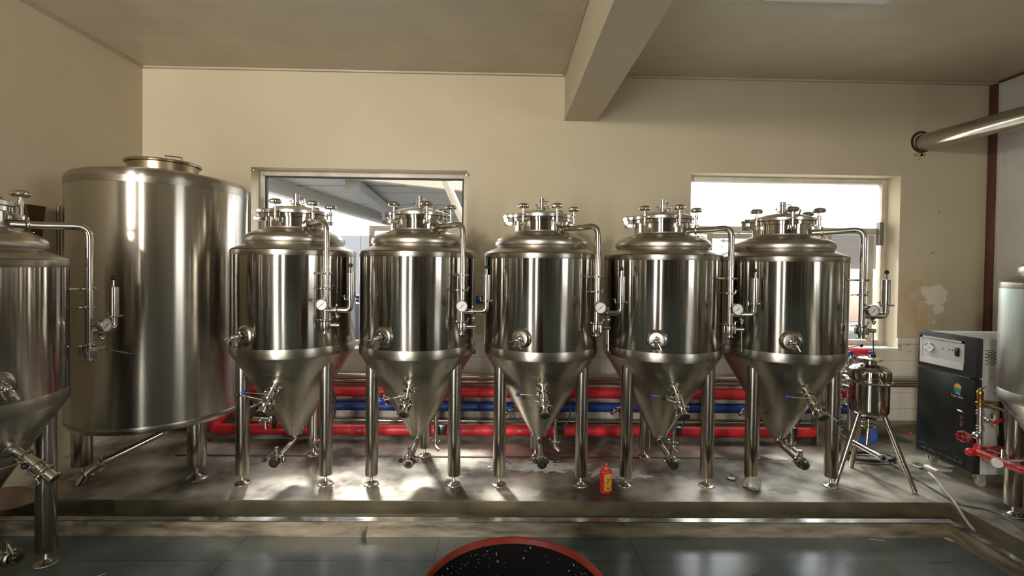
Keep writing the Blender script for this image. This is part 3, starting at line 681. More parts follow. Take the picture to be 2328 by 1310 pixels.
    if drop < .05:
        mb = MB(); mb.tube([b0, b1], .0145, 12); wing(mb, b1+Vector((0, 0, .012)), (0, 0, 1), .029, .013, (1, 0, 0)); mb.tube([b1, b1+Vector((0, 0, -.03)), b1+Vector((.025, -.02, -.05))], [.016, .014, .010], 10); mb.tube([b1+Vector((.0, -.02, -.01)), b1+Vector((.03, -.03, -.035))], .008, 8)
        jp = mb.build('jacket_pipe', chrome, root)
        mb = MB(); mb.box((.135, .07, .255), (.195, .13, .32), .008); so = mb.build('solenoid', black, jp, label='black solenoid coil')
        MB().tube([(.19, .1, .30), (.235, .11, .36), (.24, .12, .48), (.20, .14, .60), (.17, .14, .66)], .0065, 8, bend=.05).build('cable', blackm, so)
    return root

SPX, X0, YT = .862, -1.459, 3.2895
ferm = make_fermenter()
names = ['steel conical fermenter directly right of the big storage tank, above a red pump',
         'second steel fermenter from the left of the row, in front of the left window',
         'middle fermenter of the row of five, against bare wall between the windows',
         'fourth fermenter of the row, left of the one in front of the right window',
         'rightmost fermenter of the row, its neck in front of the dusty right window']
lidrot = [28, 0, 0, -12, -38]
def kids(o, n): return [c for c in o.children if c.name.split('.')[0] == n]
fs = [ferm]+[copy_tree(ferm) for _ in range(4)]
for i, o in enumerate(fs):
    o.location = (X0+SPX*i, YT, PZ); tag(o, names[i], 'fermenter', 'row of five fermenters')
    for l in kids(o, 'lid'): l.rotation_euler.z = radians(lidrot[i])
# the lowest lever of the last tank points down to the right, as do small differences on the others
ov = kids(kids(fs[4], 'outlet_boss')[0], 'outlet_valve')[0]
lv = kids(ov, 'lever'); lv[1].rotation_euler = (0, radians(200), 0)
ov = kids(kids(fs[1], 'outlet_boss')[0], 'outlet_valve')[0]; lv = kids(ov, 'lever'); lv[0].rotation_euler = (0, radians(-18), 0)
lf0 = copy_tree(ferm); lf0.location = (-2.511, 2.146, .0); lf0.rotation_euler.z = radians(90)
bv0 = kids(kids(lf0, 'side_pipe')[0], 'butterfly_valve')[0]; kids(bv0, 'lever')[0].rotation_euler = (radians(-78), 0, 0)
tag(lf0, 'steel fermenter cut off by the left edge of the picture, standing on the blue floor', 'fermenter')
for l in kids(lf0, 'lid'): l.rotation_euler.z = radians(20)
for k, (t_, x_) in enumerate([('left', 'nearest the cut-off one'), ('left', 'farthest from the cut-off one')]):  # unseen tanks added to shade the left side and show in reflections
    c_ = copy_tree(lf0); c_.location.y -= SPX*(k+1); tag(c_, 'unseen extra fermenter of the left row, added for shade and reflections, %s' % x_, 'fermenter')
rf = make_fermenter('fermenter', drop=.145, shellm=frosty); 
for nm in ('sampling_port', 'outlet_boss'):
    for o_ in [c for c in rf.children if c.name.startswith(nm)]:
        for q_ in list(o_.children_recursive)+[o_]: bpy.data.objects.remove(q_)
rf.location = (3.29, 2.48, PZ); rf.rotation_euler.z = radians(-90)
tag(rf, 'pale film-covered fermenter cut off by the right edge of the picture', 'fermenter')
c_ = copy_tree(rf); c_.location.y -= SPX*1.05; tag(c_, 'unseen extra film-covered fermenter at the right, added for shade and reflections', 'fermenter')  # unseen tank added for its shade and reflections

# ================================================================ STORAGE TANK
def storage():
    r = empty('storage_tank', (-2.484, 3.438, PZ)); tag(r, 'large upright cylindrical steel storage tank in the left corner', 'storage tank')
    zt, zb = 2.055, .385
    MB().lathe([(.50, zb-.0), (.520, zb+.008), (.533, zb+.03), (.533, zt-.03), (.528, zt-.008), (.510, zt+.010), (.48, zt+.022), (.30, zt+.060), (.27, zt+.064)], seg=128, cap=False).build('shell', bigsteel, r)
    MB().lathe([(.52, zb+.010), (.40, zb-.015), (.2, zb-.04), (0, zb-.05)], seg=96, cap=False).build('bottom_dish', satin, r)
    MB().lathe([(.5335, zb+.03), (.5342, zb+.031), (.5342, zb+.052), (.5335, zb+.053)], seg=128, cap=False).build('weld_band', band, r, label='dull brushed seam band'); mb = MB(); mb.lathe([(.5335, zt-.075), (.5345, zt-.074), (.5345, zt-.032), (.5335, zt-.031)], seg=128, cap=False); mb.build('weld_band', band, r, label='dull brushed seam bands')
    MB().lathe([(.212, zt+.03), (.212, zt+.125), (.226, zt+.128)], seg=64, cap=False).build('manway_neck', pbr('bronze tinted steel', (.40, .33, .22), .25, 1), r)
    ld = MB().lathe([(.215, zt+.128), (.230, zt+.129), (.233, zt+.138), (.230, zt+.146), (.205, zt+.150), (.1, zt+.160), (0, zt+.163)], seg=72, cap=False).build('manway_lid', pbr('brushed lid steel', (.50, .44, .32), .25, 1), r)
    MB().tube([(.0, 0, zt+.15), (.0, 0, zt+.205), (.09, .06, zt+.205), (.09, .06, zt+.15)], .005, 8, bend=.015).build('lid_handle', chrome, ld)
    for a in (60, -60, 180):
        c = P(.45, a, 0); lg = MB().lathe([(.02, .085), (.056, .085), (.058, .089), (.058, .41), (.03, .415)], c, seg=32).build('leg', legm, r)
        MB().lathe([(.064, 0), (.065, .005), (.060, .009), (.038, .013), (.022, .026), (.014, .03), (.0115, .032), (.0115, .088)], c, seg=36).build('foot', satin, lg)
    a = at(378, 980, Y=3.28)-r.location; b = at(232, 1052, Y=3.02)-r.location; b2 = at(195, 1078, Y=2.98)-r.location
    a0 = Vector((0, 0, zb-.04))
    dp = MB().tube([a0, a, b, b2], .021, 14, bend=.03).build('drain_pipe', chrome, r)
    mb = MB(); wing(mb, b, (b2-b), .036, .016, (0, 0, 1)); mb.tube([b2, b2+Vector((-.03, -.01, -.06))], .027, 12); mb.build('drain_elbow', chrome, dp)
storage()

# ================================================================ WALL PIPES
def hpipe(name, px0, px1, py, Y, r, mt, label, cat='pipe', bands=None, ends=None, py1=None):
    c0 = at(px0, py, Y=Y); c1 = at(px1, py1 if py1 else py+(px1-px0)*.0068, Y=Y); z = (c0.z+c1.z)/2
    pts = [Vector((c0.x, Y, z)), Vector((c1.x, Y, z))]
    if ends: pts = ends[0](pts[0])+pts+ends[1](pts[1])
    root = MB().tube(pts, r, 18, bend=r*1.6 if ends else 0).build(name, mt)
    tag(root, label, cat)
    if bands:
        x = pts[0].x+.4
        while x < pts[-1].x-.3:
            L_ = random.uniform(.06, .13); MB().lathe([(r*.98, 0), (r*1.025, .003), (r*1.025, L_), (r*.98, L_+.003)], (x, Y, z), (1, 0, 0), 18, cap=False).build('joint_tape', bands, root, label='darker tape band'); x += random.uniform(.5, .85)
    return root
redt = pbr('dark red tape', (.40, .014, .018), .35)
hpipe('insulated_pipe', 480, 1850, 974, 3.93, .043, redfoam, 'red foam-covered pipe running low along the platform behind all tanks', bands=redt, py1=984,
      ends=(lambda p: [p+Vector((.12, .25, .2))], lambda p: []))
hpipe('insulated_pipe', 556, 1912, 889, 4.18, .048, redfoam, 'red foam-covered pipe fixed high on the tiles above the blue one', py1=897)
hpipe('insulated_pipe', 560, 1935, 923, 4.18, .042, bluefoam, 'long blue foam-covered pipe fixed on the tiles under the upper red one', py1=928)
hpipe('steel_pipe', 500, 2250, 859, 4.2, .018, chrome, 'upper bright steel pipe along the tiled wall', py1=858)
hpipe('steel_pipe', 500, 2250, 868, 4.2, .020, pbr('reddish steel tube', (.38, .25, .18), .2, 1), 'coppery pipe along the tiled wall just under the upper steel pipe', py1=872)
hpipe('steel_pipe', 560, 1860, 955, 4.16, .016, chrome, 'thin steel pipe on the wall just above the lower red pipe', py1=962)
hpipe('insulated_pipe', 812, 1100, 680, 4.25, .036, bluefoam, 'short blue pipe crossing the wall behind the second fermenter', py1=681)
# valves branching off the blue pipe, one per tank
for i, (px, py) in enumerate([(590, 915), (872, 905), (1158, 932), (1402, 927), (1690, 930)]):
    c = at(px, py, Y=4.05); r = empty('ball_valve', c); tag(r, 'small steel ball valve on the blue wall pipe behind %s' % ['the leftmost fermenter of the row', 'the second fermenter of the row', 'the middle fermenter', 'the fourth fermenter of the row', 'the rightmost fermenter of the row'][i], 'valve', 'ball valves on the blue pipe')
    mb = MB(); s = 1 if i < 2 else -1
    mb.tube([(.10, .10, -.02), (.02, 0, .0), (-.06, -.05, -.035)], .013, 10); mb.ball((0, 0, 0), .021, 12); wing(mb, (-.03, -.025, -.018), (-.06, -.05, -.035), .022, .014, (0, 0, 1)); mb.tube([(0, 0, 0), (.015, 0, -.05), (.035, -.01, -.062)], .008, 8)
    mb.build('valve_body', chrome, r)
    MB().box((-.055, -.03, .01), (.02, .0, .034), .006).build('handle', pbr('blue lever grip', (.012, .06, .42), .35) if i > 1 else chrome, r)

# circulation pump behind the first tank
def pump():
    c = at(645, 958, Y=3.86); r = empty('circulation_pump', c); tag(r, 'red circulation pump with black end cap behind the leftmost fermenter', 'pump')
    d = Vector((-.75, -.55, .12)).normalized()
    mb = MB(); mb.lathe([(.05, -.10), (.058, -.085), (.058, .06), (.05, .066)], (0, 0, 0), d, 32)
    u, v, w = basis(d)
    for k in range(14): a = 2*pi*k/14; q = (u*cos(a)+v*sin(a))*.058; mb.tube([q-d*.08, q+d*.05], .0035, 6)
    mb.build('motor', redp, r)
    MB().lathe([(.05, .062), (.052, .066), (.052, .082), (.04, .088), (.008, .088), (.008, .092), (0, .092)], (0, 0, 0), d, 32).build('end_cap', black, r)
    MB().lathe([(.012, 0), (.012, .003), (0, .003)], d*.09, d, 16).build('cap_screw', chrome, r)
    MB().box((-.06, -.05, .045), (.05, .045, .115), .01).build('terminal_box', black, r)
    mb = MB(); mb.tube([(-.06, 0, .09), (-.12, -.01, .10), (-.15, 0, .09)], .01, 8); mb.build('cable', blackm, r)
    mb = MB(); mb.tube([(.0, .03, 0), (-.13, .03, .0), (-.27, .03, .005)], .022, 14); mb.tube([(.0, .03, 0), (.12, .05, 0), (.22, .07, 0)], .022, 14)
    for x in (-.12, -.2): wing(mb, (x, .03, .0), (1, 0, 0), .032, .02, (0, -.5, .9))
    mb.tube([(-.16, .02, 0), (-.15, 0, -.05), (-.14, -.005, -.07)], .009, 8); mb.build('pipe_fittings', pbr('galvanised fitting', (.75, .74, .70), .22, 1), r)
pump()

# ventilation duct at upper right
c = at(2097, 325, Y=YW); e = at(2328, 265, z=c.z)
d = (e-c); r = empty('exhaust_duct', c); tag(r, 'shiny steel duct passing through the wall at the upper right', 'duct')
mb = MB(); mb.lathe([(.079, 0), (.079, d.length*3.5)], (0, 0, 0), d, 40, cap=False); mb.build('tube', chrome, r)
mb = MB(); mb.lathe([(.079, -.004), (.105, -.003), (.101, .002), (.079, .002)], (-.008, -.001, .008), (0, -1, 0), 36, cap=False); mb.build('wall_hole_edge', pbr('dark broken plaster', (.05, .03, .02), .9, scale=20, var=.6), r)
mb = MB()
for i in range(14):
    q = Vector((random.gauss(-.02, .03), -.002, -.10-abs(random.gauss(0, .02)))); s = random.uniform(.006, .018)
    mb.prism([q+Vector((-s, 0, 0)), q+Vector((0, 0, s)), q+Vector((s, 0, 0)), q+Vector((0, 0, -s))], (0, -.004, 0))
mb.build('foam_crumbs', pbr('old filler', (.42, .33, .22), .8), r)

# marks on the wall: pencilled signs
ink = pbr('pencil', (.10, .085, .06), .8)
def scribble(strokes, Y, label, name='wall_writing', r=.0014):
    mb = MB()
    for st in strokes:
        pts = [at(a, b, Y=Y) for a, b in st]; mb.tube(pts, r, 5)
    tag(mb.build(name, ink), label, 'writing')
scribble([[(2085, 577), (2092, 578)]], YW-.001, 'short pencilled dash on the wall right of the right window')
scribble([[(2117, 576), (2119, 573), (2124, 573), (2125, 576), (2121, 578), (2117, 576)], [(2118, 576), (2124, 575)]], YW-.001, 'small pencilled circle with a bar on the wall right of the right window')
Y_ = YW-.014
scribble([[(2042, 784), (2043, 789), (2046, 787), (2045, 785)], [(2047, 783), (2047, 789), (2050, 788), (2049, 785)], [(2041, 793), (2044, 793), (2042, 797), (2045, 797)], [(2047, 797), (2047, 792), (2050, 797)]], Y_, 'two short lines of pencilled marks on the tiles left of the steam generator', r=.0016)
scribble([[(2058, 781), (2061, 782), (2060, 785), (2063, 785)], [(2063, 781), (2064, 785), (2066, 782)], [(2067, 781), (2070, 783), (2069, 786)]], Y_, 'pencilled figures on the tiles near the top left of the steam generator', r=.0016)
scribble([[(2060, 797), (2066, 800), (2074, 800)]], Y_, 'pencilled curved line on the tiles under the pencilled figures', r=.0016)
for px, py, s in ((2075, 421, .012), (2093, 429, .008), (2134, 484, .02)):
    c = at(px, py, Y=YW)
    mb = MB(); mb.lathe([(s, 0), (s*.7, .004), (0, .005)], (c.x, YW, c.z), (0, -1, 0), 9); tag(mb.build('plaster_patch', pbr('old filler', (.42, .33, .22), .8)), 'tiny plaster blemish on the wall right of the right window, %s' % {2075: 'highest of three', 2093: 'middle of three', 2134: 'lowest and largest of three'}[px], 'blemish')

# dark rod drawn for the tank fittings' wall shadow, and a bracket
c = at(133, 470, x=XL+.02)
tag(MB().tube([(XL+.02, c.y, .9), (XL+.02, c.y, c.z)], .012, 10).build('fitting_shadow_rod', pbr('wall shadow grey', (.12, .10, .08), .4, .5)), 'thin dark vertical tube on the left wall behind the cut-off left fermenter', 'tube')
c = at(85, 500, x=XL+.05)
r = empty('wall_bracket', c); tag(r, 'dark angled steel bracket on the left wall behind the cut-off left fermenter', 'bracket')
MB().prism([(-.05, -.07, .10), (-.05, .06, .10), (-.05, .02, -.25), (-.05, -.02, -.25)], (.05, 0, 0)).build('bracket_plate', pbr('dark bracket steel', (.12, .09, .06), .25, .9), r)

# ================================================================ SMALL TRIPOD TANK
def small():
    r = empty('yeast_tank', (2.585, 3.21, PZ)); tag(r, 'small polished steel yeast tank on three slanted legs, right of the row', 'tank')
    T_ = [at(1900, 1100, z=PZ)-r.location, at(2080, 1122, z=PZ)-r.location, at(1935, 1063, z=PZ)-r.location]
    zz = lambda py: at(1985, py, Y=3.21).z-PZ
    zb, zr, zs, zl = zz(937), zz(866), zz(836), zz(822)
    mir = pbr('mirror steel', (.50, .45, .39), .06, 1, bump=.1, bscale=6)
    MB().lathe([(.03, zb-.035), (.06, zb-.028), (.095, zb-.012), (.112, zb+.008), (.116, zb+.03), (.116, zr-.004)], seg=48, cap=False).build('body', mir, r)
    MB().lathe([(.118, zr-.010), (.137, zr-.008), (.141, zr), (.137, zr+.008), (.122, zr+.010)], seg=48, cap=False).build('flange_ring', chrome, r)
    MB().lathe([(.122, zr+.008), (.124, zr+.012), (.124, zs-.02), (.118, zs-.006), (.095, zs+.012), (.05, zs+.026), (.04, zs+.028)], seg=48, cap=False).build('cover', mir, r)
    mb = MB(); mb.lathe([(.04, zs+.02), (.04, zs+.05), (.068, zs+.055), (.074, zs+.062), (.072, zs+.068), (.03, zs+.076), (.012, zs+.078), (.012, zs+.088), (0, zs+.09)], seg=36, cap=False); mb.build('lid', chrome, r)
    mb = MB(); mb.cyl((.0, 0, zb-.04), (0, 0, zb-.10), .026, seg=20)
    for h in (.045, .075, .105): wing(mb, (0, 0, zb-h), (0, 0, 1), .042, .014, (1, -.5, 0))
    mb.build('bottom_valve', chrome, r)
    zt = zz(1020)
    a = at(1938, 1004, Y=3.32)-r.location; b = at(2008, 1042, Y=2.98)-r.location
    mid = a+(b-a)*.45
    mb = MB(); mb.tube([(0, 0, zb-.10), (mid.x*.6, mid.y*.6, mid.z+.02)], .014, 12); mb.tube([a, b], .0175, 14); n = (b-a).normalized(); mb.lathe([(.017, -.004), (.028, -.002), (.028, .006), (.015, .006), (.015, -.02)], b, n, 22, cap=False); mb.build('tee_pipe', chrome, r)
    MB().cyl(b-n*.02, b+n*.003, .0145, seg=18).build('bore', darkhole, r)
    for t in T_:
        d = Vector((t.x, t.y, 0)).normalized(); MB().tube([Vector((t.x, t.y, .008)), Vector((d.x*.085, d.y*.085, zb-.005))], .0165, 14).build('leg', legm, r)
small()

# ================================================================ MANIFOLD by the right window
def manifold():
    o_ = at(1915, 1000, Y=3.75); o_.z = PZ
    r = empty('valve_manifold', o_); tag(r, 'cluster of stacked steel valves and pipes between the rightmost fermenter and small tank', 'manifold')
    def q(px, py, Y=3.75): return at(px, py, Y=Y)-r.location
    mb = MB()
    mb.tube([q(1905, 1035), q(1905, 840)], .022, 14); mb.tube([q(1932, 1000), q(1930, 815)], .018, 14)
    for py in (850, 876, 905, 925, 952, 975): wing(mb, q(1905, py), (0, 0, 1), .034, .016, (-1, -.4, 0))
    for py in (822, 846, 920): wing(mb, q(1930, py), (0, 0, 1), .03, .014, (1, -.4, 0))
    mb.build('riser', chrome, r)
    for a, b in (((1898, 845), (1946, 868)), ((1900, 872), (1943, 884))):
        mb = MB(); A, B = q(*a, 3.72), q(*b, 3.45); mb.tube([A, B], .018, 14); n = (B-A).normalized(); mb.lathe([(.017, -.004), (.03, -.002), (.03, .008), (.015, .008)], B, n, 20, cap=False); wing(mb, A+(B-A)*.4, n, .03, .014, (0, 0, 1)); mb.build('side_branch', chrome, r)
    mb = MB(); mb.tube([q(1925, 835), q(1938, 808), q(1948, 812), q(1956, 838)], .011, 10, bend=.02); mb.tube([q(1908, 985, 3.6), q(1930, 1004, 3.4), q(1945, 1012, 3.3)], .015, 10); mb.build('bent_tube', chrome, r)
    MB().ball(q(1934, 803), .02, 12).build('knob', pbr('blue lever grip', (.012, .06, .42), .35), r, label='blue knob')
    MB().box(tuple(q(1978, 806)), tuple(q(1990, 800)+Vector((0, .03, 0))), .004).build('blue_cap', pbr('blue lever grip', (.012, .06, .42), .35), r, label='blue cap')
    make_lever('lever', r, q(1925, 790), q(1958, 786), black)
    return r
manifold()
a = at(1925, 797, Y=3.9); b = at(1976, 812, Y=3.8)
r = empty('expansion_vessel', a); tag(r, 'red tapered vessel lying below the right window behind the small tank', 'vessel')
MB().lathe([(.02, -.03), (.03, -.02), (.05, .06), (.065, .15), (.062, (b-a).length), (.03, (b-a).length+.02)], (0, 0, 0), b-a, 28).build('vessel_body', redp, r)
MB().lathe([(.02, 0), (.02, .03)], (b-a)*1.1, b-a, 14).build('vessel_nozzle', blackm, r)
# red insulated stub & blue hoses near it
p1 = at(1955, 895, Y=4.05)
tag(MB().tube([at(1920, 893, Y=4.12), at(1968, 893, Y=4.05), at(1972, 925, Y=4.05)], .045, 16, bend=.05).build('insulated_pipe', redfoam), 'red foam-covered pipe end bending down behind the small tank', 'pipe')
tag(MB().tube([at(1935, 925, Y=4.0), at(1946, 930, Y=3.95), at(1932, 965, Y=3.9), at(1950, 1004, Y=3.85), at(1985, 1003, Y=3.85), at(1982, 970, Y=3.95)], .036, 14, bend=.06).build('coiled_hose', pbr('bright blue foam', (.02, .10, .42), .45)), 'thick bright blue hose bending behind the legs of the small tank', 'hose')
# floor box / dark post behind tank five
tag(MB().box((2.67, 3.86, PZ), (2.75, 3.94, PZ+.55), .006).build('pipe_post', satin), 'square steel post behind the rightmost fermenter', 'post')

# ================================================================ STEAM GENERATOR
def steamgen():
    x0, y0, y1 = 3.225, 3.10, 3.535; z0, z1 = .185, 1.118
    r = empty('steam_generator', (x0+.3, (y0+y1)/2, PZ)); tag(r, 'black and grey electric steam generator cabinet on casters by the right wall', 'machine')
    I = Matrix.Translation(-r.location)
    def B(mb, n, m_, par=None, label=None):
        o = mb.build(n, m_, par or r, label=label)
        if par is None: o.matrix_parent_inverse = I
        return o
    grey = pbr('light grey sheet metal', (.50, .49, .45), .35, scale=4, var=.06)
    dk = pbr('charcoal sheet metal', (.028, .029, .031), .35); bl = pbr('black door panel', (.013, .015, .014), .32, scale=8, var=.2)
    B(MB().box((x0+.05, y0, z0), (x0+.62, y1, z1), .006), 'cabinet', grey)
    dr = B(MB().box((x0, y0-.004, z0), (x0+.055, y1+.004, .842), .01), 'door', bl)
    B(MB().box((x0, y0-.004, .847), (x0+.055, y1+.004, z1+.004), .01), 'top_panel', dk)
    B(MB().box((x0-.001, y0+.03, .840), (x0+.01, y1+.0, .846)), 'chrome_trim', chrome)
    # control panel: silver frame, recessed face
    ya, yb, za, zb = y0+.075, y1-.02, .885, 1.088
    silver = pbr('silver plastic', (.50, .48, .46), .35)
    mb = MB(); mb.prism([(x0-.004, yb, za), (x0-.004, yb, zb), (x0+.03, yb-.0, zb), (x0+.03, yb, za)], (0, -.018, 0)); mb.prism([(x0-.004, ya, za), (x0-.004, ya, zb), (x0+.03, ya, zb), (x0+.03, ya, za)], (0, .018, 0))
    mb.prism([(x0-.004, ya, zb), (x0-.004, ya, zb-.015), (x0+.03, ya, zb-.028), (x0+.03, ya, zb)], (0, yb-ya, 0)); mb.prism([(x0-.006, ya, za), (x0-.006, ya, za+.015), (x0-.0005, ya, za+.05), (x0+.03, ya, za+.05), (x0+.03, ya, za)], (0, yb-ya, 0))
    cp = B(mb, 'control_panel', silver, label='silver control panel')
    fx = x0-.0012; B(MB().box((fx, ya+.018, za+.05), (x0+.01, yb-.018, zb-.02)), 'panel_face', silver)
    gy, gz = yb-.085, 1.005
    g = MB().lathe([(.0, 0), (.034, .0), (.036, .012), (.033, .016), (.030, .012)], (fx, gy, gz), (-1, 0, 0), 32, cap=False); gg = B(g, 'gauge', chrome)
    gg2 = B(MB().cyl((fx-.001, gy, gz), (fx-.0125, gy, gz), .0305, seg=28), 'gauge_dial', gaugew)
    B(MB().box((fx-.014, gy-.018, gz-.001), (fx-.0126, gy+.012, gz+.001)), 'gauge_needle', black)
    for k in range(4): B(MB().cyl((fx, gy-.10-.024*k, gz+.008), (fx-.004, gy-.10-.024*k, gz+.008), .0042, seg=10), 'indicator_light', [redp, whitep, black, black][k])
    sw = B(MB().box((fx-.010, ya+.030, gz-.028), (fx, ya+.06, gz+.032), .003), 'switch', black)
    # door emblem: yellow over teal round badge with a black name strip
    ey, ez = y0+.115, .748
    em = B(MB().lathe([(.025, 0), (.025, .001), (0, .001)], (x0, ey, ez+.012), (-1, 0, 0), 24), 'emblem_top', pbr('emblem yellow', (.55, .28, .02), .5), label='yellow and teal emblem')
    mb = MB(); mb.prism([(x0-.0008, ey-.026, ez+.004), (x0-.0008, ey-.018, ez-.032), (x0-.0008, ey+.018, ez-.028), (x0-.0008, ey+.028, ez+.008)], (-.001, 0, 0)); B(mb, 'emblem_base', pbr('emblem teal', (.01, .18, .17), .5))
    mb = MB(); mb.prism([(x0-.0005, ey-.02, ez-.034), (x0-.0005, ey-.02, ez-.039), (x0-.0005, ey+.016, ez-.034), (x0-.0005, ey+.016, ez-.03)], (-.001, 0, 0)); B(mb, 'emblem_line', whitep)
    st = B(MB().box((x0-.0015, ey-.052, ez-.067), (x0-.0002, ey+.056, ez-.043)), 'name_strip', black)
    mw = lambda y, z: Matrix.Translation(Vector((x0-.0022, y, z))-r.location) @ Matrix(((0, 0, -1, 0), (-1, 0, 0, 0), (0, 1, 0, 0), (0, 0, 0, 1)))
    ltx = pbr('pale lettering', (.45, .44, .41), .5)
    text('Yuan Slyn', .023, 'name_lettering', ltx, r, mw(ey+.001, ez-.055), .0004)
    # lower strip with raised characters
    fr = B(MB().box((x0-.003, y0+.05, .205), (x0, y1-.03, .262), .001), 'lower_strip', black)
    B(MB().box((x0-.006, y0+.045, .262), (x0, y1-.025, .268), .001), 'strip_rim', dk)
    B(MB().box((x0-.006, y0+.045, .199), (x0, y1-.025, .205), .001), 'strip_rim', dk)
    text('上海工源锅炉容器设备有限公司', .0235, 'strip_lettering', pbr('dim lettering', (.10, .10, .095), .4), r, Matrix.Translation(Vector((0, 0, 0))) @ mw((y0+y1)/2+.01, .238) @ Matrix.Translation((0, 0, .003)), .0005)
    # handle lock
    mb = MB(); hy, hz = y0+.075, .60
    mb.tube([(x0-.002, hy+.02, hz), (x0-.022, hy+.014, hz+.003), (x0-.024, hy-.02, hz+.0), (x0-.004, hy-.026, hz-.003)], .006, 8); mb.lathe([(.014, 0), (.013, .008), (0, .01)], (x0, hy, hz-.045), (-1, 0, 0), 16); mb.lathe([(.011, 0), (.011, .012), (0, .014)], (x0, hy-.004, hz-.078), (-1, 0, 0), 14); mb.box((x0-.012, hy-.012, hz-.105), (x0, hy+.006, hz-.09), .002)
    B(mb, 'door_latch', chrome)
    # side louvres, side cover, caster
    mb = MB()
    for i in range(9):
        for j in range(4):
            x = x0+.068+j*.040+(.018 if i % 2 else 0)
            if x < x0+.205: mb.box((x, y0-.001, .945+i*.0115), (x+.030, y0+.002, .950+i*.0115))
    B(mb, 'vent_slots', black)
    mb = MB(); mb.box((x0+.075, y0-.05, .70), (x0+.215, y0, .855), .022); cv = B(mb, 'cable_cover', grey)
    B(MB().cyl((x0+.09, y0-.056, .76), (x0+.09, y0-.045, .76), .005, seg=10), 'screw', chrome)
    mb = MB()
    for k in range(3): mb.tube([(x0+.12+.012*k, y0-.025, .71), (x0+.13+.008*k, y0-.025, .60), (x0+.14, y0-.025, .54), (x0+.15+.004*k, y0-.02, .46)], .006, 8, bend=.03)
    B(mb, 'wiring', pbr('yellow wire sleeve', (.35, .24, .05), .5))
    mb = MB(); mb.tube([(x0+.155, y0-.02, .70), (x0+.165, y0-.02, .5), (x0+.19, y0-.02, .3), (x0+.30, y0-.02, .2)], .018, 10, bend=.05); B(mb, 'cable_sleeve', blackm)
    for (cx, cy) in ((x0+.07, y0+.03), (x0+.07, y1-.05), (x0+.55, y0+.04), (x0+.55, y1-.05)):
        mb = MB(); mb.box((cx-.03, cy-.03, z0-.01), (cx+.03, cy+.03, z0)); mb.prism([(cx-.02, cy-.018, z0-.01), (cx+.03, cy-.018, z0-.01), (cx+.045, cy-.018, z0-.045), (cx+.02, cy-.018, z0-.07), (cx, cy-.018, z0-.06)], (0, .004, 0)); mb.prism([(cx-.02, cy+.014, z0-.01), (cx+.03, cy+.014, z0-.01), (cx+.045, cy+.014, z0-.045), (cx+.02, cy+.014, z0-.07), (cx, cy+.014, z0-.06)], (0, .004, 0))
        cs = B(mb, 'caster', pbr('zinc bracket', (.55, .52, .45), .35, .8))
        w_ = MB().lathe([(.0, -.012), (.030, -.012), (.033, -.009), (.033, .009), (.030, .012), (0, .012)], (cx+.022, cy, PZ+.033), (0, 1, 0), 24).build('wheel', pbr('grey caster wheel', (.28, .25, .22), .5), cs)
steamgen()

